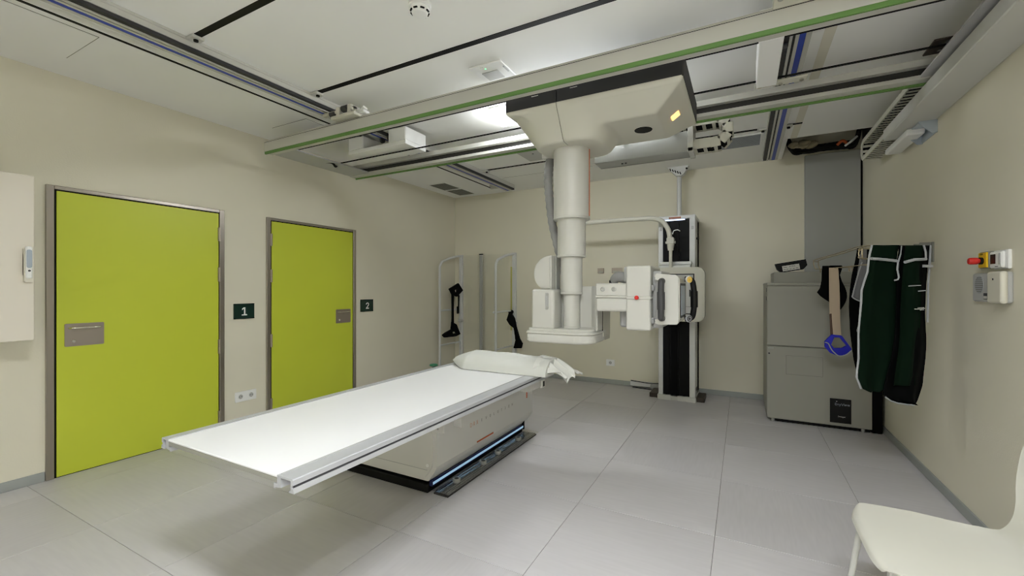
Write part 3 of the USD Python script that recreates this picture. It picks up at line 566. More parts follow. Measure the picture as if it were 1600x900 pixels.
# ================================================================ left wall
def sign(n, y0, y1, z0, z1, label):
    t = thing('room_sign', label, 'sign', (XL, (y0 + y1) / 2, (z0 + z1) / 2))
    part(t, 'panel', plate(rrect(y0, y1, z0, z1, .003), .012, (XL, 0, 0), **LW), 'sign_green')
    part(t, 'edge_strip', bx(XL, XL + .015, y0, y1, z1 - .005, z1), 'black', smooth=False); part(t, 'edge_strip', bx(XL, XL + .015, y0, y1, z0, z0 + .005), 'black', smooth=False)
    q = meshkit.text_mesh(n, .078, .001, True); c = q.bounds.mean(0)
    q.apply_translation([-c[0], -c[1], 0]); q.apply_transform(frame_mat((XL + .0121, (y0 + y1) / 2 + (.0 if n == '1' else .005), (z0 + z1) / 2 - .002), **LW))
    part(t, 'digit', q, 'sign_white', label=f'white number {n}', smooth=False)
sign('1', 2.443, 2.642, 1.073, 1.224, 'dark green sign reading 1, on the wall between the two doors')
sign('2', 4.036, 4.246, 1.069, 1.228, 'dark green sign reading 2, on the wall between a door and the corner handrail')
def socket(label, cs, z0, z1, wall, cat_='socket', half=.052):
    a0, a1 = cs[0] - half, cs[-1] + half
    org = (XL, 0, 0) if wall is LW else (0, YB, 0)
    loc = (XL, (a0 + a1) / 2, z0) if wall is LW else ((a0 + a1) / 2, YB, z0)
    t = thing('wall_socket', label, cat_, loc)
    part(t, 'cover', plate(rrect(a0, a1, z0, z1, .006), .010, org, **wall), 'white_plastic')
    nrm = np.cross(wall['right'], wall['up']); zc = (z0 + z1) / 2
    for c in cs:
        ring = Point(c, zc).buffer(.026, quad_segs=10).difference(Point(c, zc).buffer(.022, quad_segs=10))
        o = np.array(org) + nrm * .010
        s = part(t, 'outlet', cat(plate(Point(c, zc).buffer(.022, quad_segs=10), .0008, o, **wall)), 'grey_plastic')
        part(s, 'outlet_rim', plate(ring, .002, o, **wall), 'white_plastic')
        part(s, 'pin_hole', plate(Point(c - .0095, zc).buffer(.0035), .0016, o, **wall), 'black'); part(s, 'pin_hole', plate(Point(c + .0095, zc).buffer(.0035), .0016, o, **wall), 'black')
        part(s, 'earth_clip', cat(plate(sbox(c - .003, zc + .015, c + .003, zc + .022), .0016, o, **wall), plate(sbox(c - .003, zc - .022, c + .003, zc - .015), .0016, o, **wall)), 'steel_plate', smooth=False)
socket('white double wall socket between the two green doors', [2.507, 2.611], .251, .350, LW)
socket('white single wall socket low on the far wall', [-1.672], .262, .352, BW, half=.060)
wc = thing('wall_cabinet', 'cream wall-hung cabinet beside the wide green door', 'cabinet', (XL, .45, 1.045))
part(wc, 'body', bx(XL, -4.065, -.10, 1.006, 1.045, 2.102, .003), 'cabinet_white')
part(wc, 'cabinet_door', bx(-4.065, -4.047, .36, 1.008, 1.043, 2.104, .003), 'cabinet_white'); part(wc, 'cabinet_door', bx(-4.065, -4.047, -.10, .355, 1.043, 2.104, .003), 'cabinet_white')
rc = thing('remote_control', 'white remote control with a grey window in its holder on the cabinet', 'remote control', (-4.047, .983, 1.42))
part(rc, 'holder', cat(plate(rrect(.957, .992, 1.418, 1.48, .008), .030, (-4.046, 0, 0), **LW), bx(-4.046, -4.02, .955, .960, 1.46, 1.63, .002), bx(-4.046, -4.024, .955, .994, 1.46, 1.60, .003)), 'off_white_plastic', label='holder')
rb = part(rc, 'handset', bx(-4.032, -4.010, .962, .992, 1.44, 1.645, .006), 'white_plastic')
part(rb, 'window', plate(rrect(.9645, .9885, 1.508, 1.625, .011), .003, (-4.011, 0, 0), **LW), 'pale_blue_grey', label='grey-blue window')
part(rb, 'button', plate(Point(.977, 1.490).buffer(.006), .003, (-4.011, 0, 0), **LW), 'dark_grey')

# ================================================================ far wall
def handrail(x, label):
    t = thing('handrail', label, 'handrail', (x, 5.82, 0)); yn = 5.518
    part(t, 'front_tube', tube(smooth_path([(x, yn, .0), (x, yn, .5), (x, yn, 1.1), (x, yn, 1.66), (x, yn + .012, 1.735), (x, yn + .05, 1.79), (x, yn + .10, 1.815), (x, 5.85, 1.885), (x, 6.09, 1.925)], 8), .019, 14), 'rail_white')
    part(t, 'wall_post', bx(x - .03, x + .03, 6.085, YB, 0, 1.945, .006), 'rail_white')
    for z in (1.02, .465):
        r = part(t, 'rung', cyl((x, yn - (.06 if x > -4 and z > 1 else -.01), z), (x, 6.09, z + .0), .013, 12), 'rail_white')
        part(r, 'end_cap', trimesh.creation.icosphere(2, .017).apply_translation((x, yn - (.06 if x > -4 and z > 1 else -.01), z)), 'white_plastic')
    part(t, 'foot', lathe([(0, 0), (.05, 0), (.05, .006), (.022, .012), (0, .012)], (x, yn, 0), 'z', 20), 'rail_white')
    part(t, 'clamp_knob', cat(bx(x - .035, x + .035, 6.06, 6.10, .80, .85, .005), cyl((x + .03, 6.07, .825), (x + .065, 6.07, .825), .018, 12)), 'grey_plastic')
    return t
handrail(-4.25, 'white tube handrail with rungs, in the corner')
hr = handrail(-3.22, 'white tube handrail with rungs, beside the x-ray column')
part(hr, 'ruler', bx(-3.285, -3.25, 6.10, 6.104, .70, 1.72), 'tape_yellow', label='pale yellow measuring tape', smooth=False)
ac_ = thing('acrylic_screen', 'clear acrylic panel with a grey centre strip, between the handrails', 'screen', (-3.74, 6.08, 0))
part(ac_, 'pane', bx(-4.165, -3.305, 6.075, 6.083, .35, 1.93), 'acrylic', smooth=False)
st = part(ac_, 'centre_strip', bx(-3.845, -3.79, 6.05, 6.075, .10, 1.935, .004), 'panel_grey', label='grey centre strip'); part(st, 'strip_cap', bx(-3.85, -3.785, 6.045, 6.08, 1.93, 1.945, .003), 'black')
def strap_poly(pts, thick, T_, m_, name, label, cat_, loc, hole=None, extra=None):
    P = Polygon(pts).buffer(.012).buffer(-.008); 
    if hole: P = P.difference(Polygon(hole))
    t = thing(name, label, cat_, loc); mm = extrude_polygon(P if P.geom_type == 'Polygon' else max(P.geoms, key=lambda g: g.area), thick, engine='earcut'); mm.apply_transform(T_)
    part(t, 'webbing', mm, m_); return t
sa = thing('restraint_strap', 'black padded strap hanging over the rungs of the corner handrail', 'strap', (-4.25, 5.85, 1.4))
SL = lambda pts, th=.02, x=-4.262: plate(Polygon(pts), th, (x, 0, 0), **LW)
part(sa, 'upper_pad', cat(plate(Polygon([(5.72, 1.365), (5.97, 1.46), (6.10, 1.34), (5.93, 1.235), (5.80, 1.27)]).difference(Polygon([(5.86, 1.345), (5.93, 1.365), (5.93, 1.315), (5.87, 1.305)])), .03, (-4.232, 0, 0), **LW)), 'black_soft')
part(sa, 'webbing', cat(SL([(5.80, 1.28), (5.87, 1.27), (5.855, 1.02), (5.86, .80), (5.80, .80), (5.805, 1.02)], .012, -4.232), SL([(5.985, 1.26), (6.02, 1.26), (6.01, 1.04), (5.985, 1.04)], .012, -4.232), SL([(5.955, 1.07), (6.01, 1.07), (6.01, .95), (5.955, .95)], .016, -4.234)), 'black_soft')
part(sa, 'lower_pad', plate(Polygon([(5.80, .82), (5.92, .77), (5.95, .72), (6.03, .60), (5.90, .575), (5.60, .585), (5.545, .63), (5.62, .66), (5.78, .70)]).difference(Polygon([(5.80, .655), (5.88, .665), (5.92, .625), (5.82, .62)])), .03, (-4.236, 0, 0), **LW), 'black_soft')
sc = thing('restraint_strap', 'black padded strap drooping from the rung of the handrail by the x-ray column', 'strap', (-3.2, 6.0, 1.0))
part(sc, 'loop', cat(cyl((-3.225, 5.98, 1.00), (-3.225, 6.03, 1.00), .034, 16)), 'black_soft')
part(sc, 'strap_end', cat(plate(Polygon([(-3.25, .985), (-3.205, .985), (-3.15, .905), (-3.118, .77), (-3.06, .592), (-3.012, .517), (-3.03, .445), (-3.166, .436), (-3.13, .56), (-3.16, .75), (-3.235, .80), (-3.29, .875)]), .03, (0, 6.005, 0), **BW)), 'black_soft')
sw = []
for k, (x0, x1, lb_) in enumerate(((-1.86, -1.765, 'small grey switch plate on the far wall, nearer the x-ray column'), (-1.653, -1.50, 'wider grey switch plate on the far wall, partly behind the grey hose'))):
    t = thing('switch_plate', lb_, 'switch', ((x0 + x1) / 2, YB, 1.6))
    part(t, 'plate', plate(rrect(x0, x1, 1.592, 1.667, .004), .010, (0, YB, 0), **BW), 'steel_plate')
    part(t, 'rocker', plate(sbox(x0 + .015, 1.600, x1 - .015, 1.622), .013, (0, YB, 0), **BW), 'metal_ring', smooth=False)

# wall stand
ws = thing('wall_stand', 'tall black and white wall stand with a rounded image detector', 'x-ray wall stand', (-.72, 5.8, 0))
WX0, WX1, WY = -.925, -.50, 5.615
col = part(ws, 'column', cat(bx(WX0, WX0 + .055, WY, 6.10, .055, 2.24, .004), bx(WX1 - .065, WX1, WY, 6.10, .055, 2.24, .004), bx(WX0, WX1, 5.90, 6.10, .055, 2.24, .004)), 'rail_white', smooth=False)
for x0, x1 in ((WX0 + .056, -.795), (-.793, -.685), (-.683, WX1 - .066)):
    part(col, 'black_panel', bx(x0, x1, WY + .012, WY + .03, .06, 2.215, .002), 'panel_black', label='black front panel', smooth=False)
part(col, 'groove', bx(-.775, -.70, WY + .006, WY + .02, .06, 1.02, .002), 'black_soft', label='dark guide groove', smooth=False)
tc_ = part(ws, 'top_cap', bx(WX0 - .004, WX1 + .004, WY - .006, 6.10, 2.225, 2.268, .006), 'rail_white')
part(tc_, 'orange_label', bx(-.80, -.66, WY - .009, WY - .004, 2.228, 2.252, .001), 'orange_dull', label='orange badge'); part(tc_, 'light_line', bx(WX0 + .07, -.615, WY - .004, WY + .012, 2.207, 2.222, .002), 'led_white_blue', label='pale blue light line')
for x in (WX0 + .03, WX1 - .03): part(col, 'side_latch', cat(bx(x - .012, x + .012, WY - .006, WY + .004, 2.09, 2.13, .003)), 'grey_plastic')
part(ws, 'base_plate', cat(bx(WX0 - .01, -.775, WY - .02, 6.05, 0, .06, .003), bx(-.70, WX1 + .01, WY - .02, 6.05, 0, .06, .003), bx(-.775, -.70, WY, 6.05, 0, .045)), 'trunk_grey', smooth=False)
for x0, x1 in ((WX0 - .115, WX0 - .012), (WX1 + .012, WX1 + .10)): part(ws, 'foot', bx(x0, x1, WY + .04, 5.95, 0, .055, .004), 'foot_brown', label='dark brown foot')
dt = part(ws, 'detector_housing', cat(plate(rrect(-1.055, -.378, .990, 1.622, .085, 8).buffer(-.014), .012, (0, 5.362, 0), **BW), plate(rrect(-1.055, -.378, .990, 1.622, .085, 8), .15, (0, 5.51, 0), **BW)), 'machine_ivory', label='rounded white detector housing')
fo, fi = sbox(-.95, 1.075, -.485, 1.545), sbox(-.938, 1.087, -.497, 1.533)
part(dt, 'detector_window', plate(fi, .002, (0, 5.351, 0), **BW), 'grey_plastic', label='grey detector window', smooth=False)
part(dt, 'window_frame', plate(fo.difference(fi), .006, (0, 5.351, 0), **BW), 'charcoal', label='black outline', smooth=False)
part(dt, 'centre_line', cat(bx(-.66, -.50, 5.347, 5.349, 1.163, 1.167), bx(-.54, -.525, 5.346, 5.349, 1.28, 1.36)), 'charcoal', smooth=False)
part(ws, 'carrier', cat(bx(WX0 + .03, WX1 - .04, 5.50, 5.62, 1.62, 1.655, .006), bx(WX0 + .02, WX1 - .03, 5.52, 5.61, 1.655, 1.70, .015)), 'rail_white')
part(ws, 'carrier_arm', bx(WX0 + .08, WX1 - .08, 5.50, 5.63, 1.0, 1.6, .004), 'black', smooth=False)
pb = part(ws, 'overhead_bar', tube(smooth_path([(-1.90, 5.45, 2.235), (-1.5, 5.45, 2.235), (-1.10, 5.45, 2.235), (-.95, 5.45, 2.225), (-.85, 5.45, 2.18), (-.785, 5.45, 2.08), (-.765, 5.45, 1.98)], 8), .029, 16), 'machine_ivory', label='bent overhead grip bar')
part(pb, 'bar_clamp', cat(bx(-.80, -.715, 5.41, 5.49, 1.90, 1.985, .010), cyl((-.815, 5.45, 1.925), (-.70, 5.45, 1.925), .016, 12), lathe([(0, 1.83), (.034, 1.83), (.042, 1.905), (0, 1.905)], (-.757, 5.45, 0), 'z', 20)), 'machine_ivory')
part(pb, 'lower_rod', cyl((-.757, 5.45, 1.62), (-.757, 5.45, 1.88), .020, 14), 'machine_ivory')
part(pb, 'hook', tube(smooth_path([(-.735, 5.44, 2.02), (-.72, 5.44, 2.06), (-.68, 5.44, 2.07), (-.65, 5.44, 2.055)]), .006, 8), 'rail_white')
part(col, 'side_knob', cyl((WX1, 5.75, 1.99), (WX1 + .03, 5.75, 1.99), .012, 10), 'dark_grey'); part(col, 'side_plug', bx(WX1, WX1 + .006, 5.70, 5.80, .12, .16), 'dark_grey')
cd = thing('conduit_pipe', 'pale conduit dropping from a perforated ceiling bracket to the wall stand', 'pipe', (-.723, 5.95, 2.27))
part(cd, 'pipe', cyl((-.72, 5.95, 2.25), (-.72, 5.95, 2.90), .028, 18), 'rail_white')
pk = part(cd, 'ceiling_bracket', plate(Polygon([(-.86, 2.94), (-.60, 2.94), (-.655, 2.84), (-.69, 2.82), (-.75, 2.82)]), .10, (0, 5.98, 0), **BW), 'rail_white', smooth=False)
for i, x in enumerate(np.linspace(-.82, -.70, 5)):
    q = bx(-.006, .006, -.002, .002, -.018, .018, .001); q.apply_transform(trimesh.transformations.rotation_matrix(-.4, [0, 1, 0])); q.apply_translation((x, 5.879, 2.905 - i * .014)); part(pk, 'slot', q, 'black', smooth=False)
part(pk, 'bracket_bolt', cyl((-.625, 5.87, 2.90), (-.625, 5.885, 2.90), .012, 8), 'black')
fc = thing('floor_conduit', 'pale flat cable cover on the skirting at the foot of the wall stand', 'cable cover', (-1.2, 6.1, 0))
part(fc, 'cover', bx(-1.38, -1.06, 6.07, 6.128, .022, .085, .008), 'rail_white'); part(fc, 'end_cover', bx(-1.10, -.93, 6.04, 6.128, .015, .075, .008), 'machine_grey')
part(fc, 'cable', tube(smooth_path([(-1.37, 6.08, .095), (-1.25, 6.06, .09), (-1.1, 6.05, .085), (-.94, 6.06, .10)]), .006, 8), 'dark_grey'); part(fc, 'cable', tube(smooth_path([(-1.34, 6.06, .010), (-1.2, 6.04, .008), (-1.0, 6.0, .008)]), .006, 8), 'dark_grey')
# riser panel in the corner
rp = thing('riser_panel', 'tall grey cover panel in the back right corner', 'panel', (.92, YB, 0))
part(rp, 'cover', bx(.648, XR - .022, YB - .05, YB - .001, 0, 2.935, .003), 'panel_grey', smooth=False)
part(rp, 'corner_gap', bx(XR - .022, XR - .002, YB - .03, YB - .001, .07, 2.93), 'black', label='black gap in the corner', smooth=False)

# ================================================================ printer cabinet
pc = thing('film_printer', 'large grey printer cabinet standing in the back right corner', 'printer', (.65, 5.6, 0))
FX0, FX1, FY = .225, 1.085, 5.20
part(pc, 'body', bx(FX0, FX1, FY + .025, 6.05, .035, 1.43, .006), 'printer_grey', smooth=False)
up_ = part(pc, 'upper_door', bx(FX0, FX1, FY, FY + .024, .788, 1.402, .006), 'printer_grey', label='plain grey upper door')
part(pc, 'top_trim', bx(FX0 - .003, FX1 + .003, FY - .002, 6.05, 1.404, 1.434, .006), 'printer_grey')
lo = part(pc, 'lower_door', bx(FX0, FX1, FY, FY + .024, .035, .782, .006), 'printer_grey', label='lower door with hatch and display')
hx = sbox(.392, .50, .702, .694)
part(lo, 'hatch', cat(bx(.396, .698, FY - .003, FY, .504, .690, .002)), 'printer_grey', label='flush rectangular hatch'); part(lo, 'hatch_joint', bx(.391, .703, FY - .0012, FY + .002, .499, .695), 'printer_trim', smooth=False)
dp = part(lo, 'display', bx(.757, .925, FY - .006, FY, .068, .302, .003), 'black_gloss', label='black display panel')
part(dp, 'display_print', cat(text('DryView', .022, (.795, FY - .0065, .238), (1, 0, 0), (0, 0, 1), .0006)), 'pale_blue_grey', smooth=False); part(dp, 'display_print', cat(text('Imager', .013, (.82, FY - .0065, .125), (1, 0, 0), (0, 0, 1), .0006), bx(.805, .815, FY - .007, FY - .006, .272, .279)), 'paper_label', smooth=False)
part(lo, 'nameplate', bx(.235, .285, FY - .002, FY, .755, .768), 'panel_grey', smooth=False); part(lo, 'door_lock', lathe([(0, 0), (.009, 0), (.009, .004), (0, .004)], (.245, FY, .705), 'y', 12), 'dark_grey')
part(pc, 'plinth', bx(FX0 + .04, FX1 - .01, FY + .04, 6.0, .0, .036), 'black', smooth=False)
for x in (.28, 1.02): part(pc, 'foot', cyl((x, FY + .03, 0), (x, FY + .03, .035), .016, 12), 'metal_ring')
part(pc, 'side_panel', bx(FX1 + .004, 1.165, FY + .03, 6.02, .0, 1.40, .003), 'black_soft', label='black side panel', smooth=False)
part(pc, 'top_hump', cat(bx(.30, 1.10, 5.50, 6.02, 1.43, 1.553, .012)), 'printer_grey', label='raised top section')
for z in (1.36, 1.27): part(up_, 'door_hinge', bx(FX0 - .004, FX0 + .001, FY + .04, FY + .05, z - .02, z + .02), 'dark_grey', smooth=False)
bb = thing('black_box', 'small tilted black box with a white label on the printer', 'box', (.47, 5.60, 1.553))
def tilted(m, ang=-.16, c=(.47, 5.6, 1.60)): m.apply_transform(trimesh.transformations.rotation_matrix(ang, [0, 1, 0], c)); m.apply_translation([0, 0, .018]); return m
b1 = part(bb, 'body', tilted(cat(plate(Polygon([(.325, 1.650), (.612, 1.650), (.615, 1.585), (.575, 1.548), (.365, 1.548), (.335, 1.588)]), .10, (0, 5.68, 0), **BW))), 'black', smooth=False)
part(b1, 'label', tilted(bx(.385, .545, 5.575, 5.580, 1.556, 1.615)), 'paper_label', label='white printed label', smooth=False)
part(b1, 'label_print', tilted(cat(text('ATEX', .016, (.45, 5.5745, 1.590), (1, 0, 0), (0, 0, 1), .0006), *[bx(x, x + .018, 5.5738, 5.575, 1.570, 1.574) for x in (.395, .42, .45, .48, .51)], bx(.395, .43, 5.5738, 5.575, 1.596, 1.600))), 'black', smooth=False)

# ================================================================ apron rack and what hangs on it
ar = thing('apron_rack', 'steel wall rack with swinging wire arms for the lead aprons', 'rack', (XR, 4.16, 1.64))
part(ar, 'wall_plate', cat(bx(XR - .01, XR, 4.07, 4.25, 1.565, 1.705, .002), bx(XR - .07, XR - .01, 4.10, 4.105, 1.565, 1.705), bx(XR - .07, XR - .01, 4.22, 4.225, 1.565, 1.705)), 'vent_grey', smooth=False)
part(ar, 'hinge_block', bx(XR - .07, XR - .01, 4.11, 4.22, 1.60, 1.665, .004), 'beige_web', label='beige block'); part(ar, 'hinge_black_block', bx(XR - .055, XR - .01, 4.10, 4.22, 1.568, 1.60), 'black', smooth=False)  # plain black block below the beige one
def arm_loop(tip, base, zt, zb, gap):
    t, b = np.array(tip, float), np.array(base, float); d = t - b; d /= np.linalg.norm(d); n = np.array([-d[1], d[0]]) * gap / 2
    P = lambda q, z, s: (q[0] + s * n[0], q[1] + s * n[1], z)
    out = []
    for s in (-1, 1): out.append(tube(smooth_path([P(b, zt, s), P((b + t) / 2, zt, s), P(t - d * .03, zt, s), P(t, zt - .02, s), P(t, zb + .02, s), P(t - d * .03, zb, s), P((b + t) / 2, zb, s), P(b, zb, s)], 6), .0042, 8))
    out.append(cyl(P(t - d * .004, zt - .012, -1), P(t - d * .004, zt - .012, 1), .0042, 8)); return cat(*out)
def long_arm(zoff):
    out = []
    for g in (-.022, .022):
        t = smooth_path([(1.14 + g, 4.20 + g, 1.655), (1.03 + g, 4.40 + g, 1.70), (.905 + g, 4.564 + g, 1.730), (.78 + g, 4.82 + g, 1.693), (.65 + g, 5.07 + g, 1.655), (.632 + g, 5.095 + g, 1.635), (.642 + g, 5.09 + g, 1.575), (.665 + g, 5.05 + g, 1.562), (.78 + g, 4.82 + g, 1.564), (.905 + g, 4.564 + g, 1.572), (1.14 + g, 4.20 + g, 1.60)], 6)
        out.append(tube(t, .0042, 8))
    return cat(*out, cyl((.61, 5.073, 1.635), (.654, 5.117, 1.635), .0042, 8))
part(ar, 'wire_arm', long_arm(0), 'wire_steel', label='long steel wire arm')
part(ar, 'wire_arm', arm_loop((.69, 3.598), (1.14, 4.13), 1.642, 1.575, .02), 'wire_steel')
for x, y in ((.66, 5.05), (.83, 4.76), (.845, 4.73)): part(ar, 'hook', tube(smooth_path([(x, y, 1.565), (x, y - .006, 1.54), (x, y - .02, 1.53), (x, y - .03, 1.545)]), .004, 8), 'wire_steel')
AO, AD = (.70, 3.58), (.38, .22)
def strip_line(pts, w, o=AO, d=AD, off=.012, th=.006):
    d2 = np.array(d, float); d2 /= np.linalg.norm(d2); nrm = np.array([d2[1], -d2[0], 0]); P = np.array([[o[0] + s * d2[0], o[1] + s * d2[1], z] for s, z in pts]) + nrm * off
    return tube(P, w / 2, 6)
apA = [(1.661, .056, .234), (1.611, .043, .222), (1.569, .035, .220), (1.485, .026, .220), (1.422, .004, .222), (1.367, -.013, .225), (1.284, -.017, .230), (1.086, -.034, .235), (.919, -.034, .222), (.843, -.043, .200), (.797, -.047, .175), (.721, -.017, .14), (.70, .03, .10)]
apB = [(1.658, .217, .426), (1.59, .208, .421), (1.506, .200, .417), (1.401, .20, .408), (1.296, .204, .408), (1.157, .186, .404), (.918, .152, .399), (.745, .113, .391), (.674, .104, .369), (.636, .186, .356), (.618, .300, .347)]
a1 = thing('lead_apron', 'dark green lead apron with grey piping, nearest the printer on the front rack arm', 'apron', (.78, 3.63, 1.66))
part(a1, 'cloth', hang(apA, AO, AD, .018, .012, 1.2, 16, 44, 1), 'apron_green', smooth=50)
part(a1, 'piping', strip_line([(l - .002, z) for z, l, r in apA[:12]], .013, off=.004), 'piping_grey', label='grey edge piping'); part(a1, 'shoulder_tape', strip_line([(.035, 1.572), (.12, 1.566), (.215, 1.556)], .020, off=.02), 'piping_grey', label='grey tape across')
part(a1, 'strap_tape', strip_line([(.228, 1.655), (.223, 1.60), (.208, 1.55), (.203, 1.50), (.213, 1.45), (.205, 1.435), (.185, 1.43)], .012, off=.028), 'piping_grey')
a2 = thing('lead_apron', 'dark green and black lead apron with grey tape, next to the rack plate', 'apron', (.98, 3.75, 1.66))
AO2 = (.70 + .014, 3.58 - .024)
part(a2, 'cloth', hang(apB, AO2, AD, .018, .018, 1.5, 18, 46, 2), 'apron_black', smooth=50)
part(a2, 'fold_over', strip_line([(.225, 1.646), (.32, 1.646), (.415, 1.646)], .030, AO2, off=-.022), 'apron_black')
part(a2, 'chest_panel', hang([(1.655, .225, .345), (1.40, .205, .34), (1.1, .19, .335), (.75, .15, .30)], (AO2[0] + .014, AO2[1] - .022), AD, .012, .012, 1.4, 12, 34, 3), 'apron_green', label='dark green front panel', smooth=50)
part(a2, 'piping', strip_line([(r - .002, z) for z, l, r in apB[:6]], .012, AO2, off=.004), 'piping_grey', label='grey edge piping'); part(a2, 'shoulder_tape', strip_line([(.205, 1.545), (.27, 1.562), (.345, 1.565)], .020, AO2, off=.05), 'piping_grey', label='grey tape across')
part(a2, 'shoulder_tape', strip_line([(.345, 1.522), (.405, 1.52)], .02, AO2, off=.03), 'piping_grey', label='grey tape across')
part(a2, 'strap_tape', strip_line([(.335, 1.655), (.348, 1.61), (.35, 1.565)], .012, AO2, off=.045), 'piping_grey')
for s0, s1, z in ((.235, .315, 1.393), (.30, .35, 1.36)): part(a2, 'pocket_edge', strip_line([(s0, z), (s1, z + .004)], .008, AO2, off=.045), 'piping_grey')
part(a2, 'maker_mark', cat(strip_line([(.275, 1.245), (.31, 1.245), (.345, 1.25)], .006, AO2, off=.046), strip_line([(.295, 1.252), (.335, 1.255)], .005, AO2, off=.046), strip_line([(.31, 1.238), (.335, 1.24)], .005, AO2, off=.046)), 'paper_label', label='small pale maker mark')
part(a2, 'hem_piping', strip_line([(.108, .675), (.14, .652), (.186, .636), (.25, .626), (.30, .62)], .010, AO2, off=.018), 'piping_grey')
a3 = thing('lead_apron', 'black lead apron with grey lining, behind the green aprons', 'apron', (.87, 4.65, 1.7))
part(a3, 'cloth', hang([(1.72, .87, .95), (1.6, .853, .96), (1.49, .831, .97), (1.352, .818, .98), (1.214, .813, .98), (.994, .822, .98), (.775, .844, .97), (.678, .862, .95)], (0, 4.65), (1, 0), .03, .012, 1, 12, 36, 5), 'apron_black', smooth=50)
part(a3, 'lining', hang([(1.716, .888, .925), (1.544, .866, .925), (1.38, .847, .925), (1.303, .829, .92), (1.275, .86, .915)], (0, 4.615), (1, 0), .010, .006, 1, 8, 16, 6), 'apron_lining', label='grey lining', smooth=50)
part(a3, 'piping', cat(tube(smooth_path([(.892, 4.61, 1.60), (.862, 4.605, 1.48), (.83, 4.60, 1.33), (.829, 4.60, 1.30), (.87, 4.60, 1.272), (.91, 4.60, 1.262)]), .006, 6), tube(smooth_path([(.905, 4.60, 1.262), (.888, 4.60, 1.16), (.868, 4.60, 1.05), (.862, 4.60, 1.015), (.88, 4.60, .998), (.93, 4.60, 1.0)]), .008, 6)), 'piping_grey', label='grey edge piping')
part(a3, 'tag', plate(Polygon([(.90, .985), (.93, .985), (.915, .89)]), .006, (0, 4.60, 0), **BW), 'paper_label', label='white tag', smooth=False)
tcl = thing('thyroid_collar', 'black thyroid collar hanging on the long wire arm above the blue loop', 'collar', (.72, 4.87, 1.56))
part(tcl, 'cloth', hang([(1.585, .655, .80), (1.55, .650, .80), (1.50, .648, .785), (1.44, .646, .800), (1.38, .636, .825), (1.339, .612, .835), (1.303, .641, .837), (1.262, .69, .830), (1.22, .75, .812), (1.183, .78, .79)], (0, 4.88), (1, 0), .016, .004, 1, 14, 24, 7), 'apron_black', smooth=50)
part(tcl, 'fold_over', bx(.70, .80, 4.85, 4.91, 1.56, 1.585, .008), 'apron_black')
bs = thing('traction_strap', 'beige webbing strap ending in a blue loop on the wire arm', 'strap', (.74, 4.84, 1.56))
part(bs, 'webbing', cat(hang([(1.565, .70, .766), (1.38, .71, .776), (1.089, .719, .78), (.938, .729, .789)], (0, 4.835), (1, 0), .006, .002, .5, 6, 12, 8)), 'beige_web', label='wide beige webbing')
part(bs, 'back_webbing', hang([(1.565, .700, .73), (1.145, .704, .73), (1.14, .706, .73)], (0, 4.86), (1, 0), .005, .001, .5, 4, 6, 9), 'beige_web'); part(bs, 'brown_end', hang([(1.145, .704, .73), (.945, .711, .735)], (0, 4.86), (1, 0), .005, .001, .5, 4, 6, 9), 'brown_web', label='brown webbing end')
lo_ = [(.722, .945), (.676, .885), (.678, .845), (.712, .80), (.765, .778), (.818, .795), (.848, .835), (.783, .940)]
ring = Polygon(lo_).buffer(.012).difference(Polygon([(.735, .932), (.775, .932), (.825, .862), (.79, .838), (.735, .835), (.712, .865)]))
part(bs, 'blue_loop', plate(ring, .03, (0, 4.855, 0), **BW), 'web_blue', label='blue padded loop'); part(bs, 'loop_edge', tube(smooth_path([(.665, 4.82, .885), (.69, 4.82, .875), (.71, 4.82, .83), (.73, 4.82, .80), (.77, 4.82, .768), (.82, 4.82, .782), (.862, 4.82, .825)]), .0055, 6), 'piping_grey')

# ================================================================ right wall controls
es = thing('emergency_stop', 'yellow wall box with a red emergency button', 'emergency stop', (XR, 3.27, 1.53))
part(es, 'box', bx(XR - .040, XR - .03, 3.228, 3.318, 1.490, 1.572, .003), 'yellow'); part(es, 'back_box', bx(XR - .032, XR, 3.224, 3.324, 1.485, 1.576, .003), 'vent_grey')
part(es, 'collar', lathe([(0, 0), (.019, 0), (.019, .012), (0, .012)], (XR - .039, 3.272, 1.527), '-x', 20), 'black')
part(es, 'red_button', lathe([(0, .010), (.013, .010), (.013, .018), (.0185, .021), (.0185, .050), (.015, .056), (0, .058)], (XR - .039, 3.272, 1.527), '-x', 24), 'red', label='red mushroom button')
part(es, 'lettering', text('STOP', .009, (XR - .0405, 3.296, 1.558), depth=.0006, **RW), 'black', smooth=False)
tm = thing('room_thermostat', 'white wall thermostat with a dark screen beside the red button', 'thermostat', (XR, 3.15, 1.53))
part(tm, 'back_box', bx(XR - .014, XR, 3.078, 3.222, 1.478, 1.576, .003), 'white_plastic')
part(tm, 'housing', bx(XR - .030, XR - .013, 3.10, 3.221, 1.484, 1.570, .005), 'white_plastic'); part(tm, 'screen', plate(rrect(-3.208, -3.160, 1.506, 1.556, .003), .003, (XR - .029, 0, 0), **RW), 'black_gloss', label='dark screen')
part(tm, 'side_key', bx(XR - .033, XR - .02, 3.108, 3.125, 1.50, 1.56, .002), 'grey_plastic'); part(tm, 'printing', bx(XR - .0306, XR - .03, 3.135, 3.165, 1.490, 1.493), 'dark_grey', smooth=False)
ic = thing('intercom', 'off-white wall intercom handset below the thermostat', 'intercom', (XR, 3.25, 1.38))
ib = part(ic, 'base', bx(XR - .025, XR, 3.06, 3.43, 1.304, 1.462, .008), 'grey_plastic')
sp_ = part(ib, 'speaker', lathe([(0, 0), (.048, 0), (.048, .002), (0, .002)], (XR - .025, 3.345, 1.398), '-x', 28), 'piping_grey', label='round speaker grille')
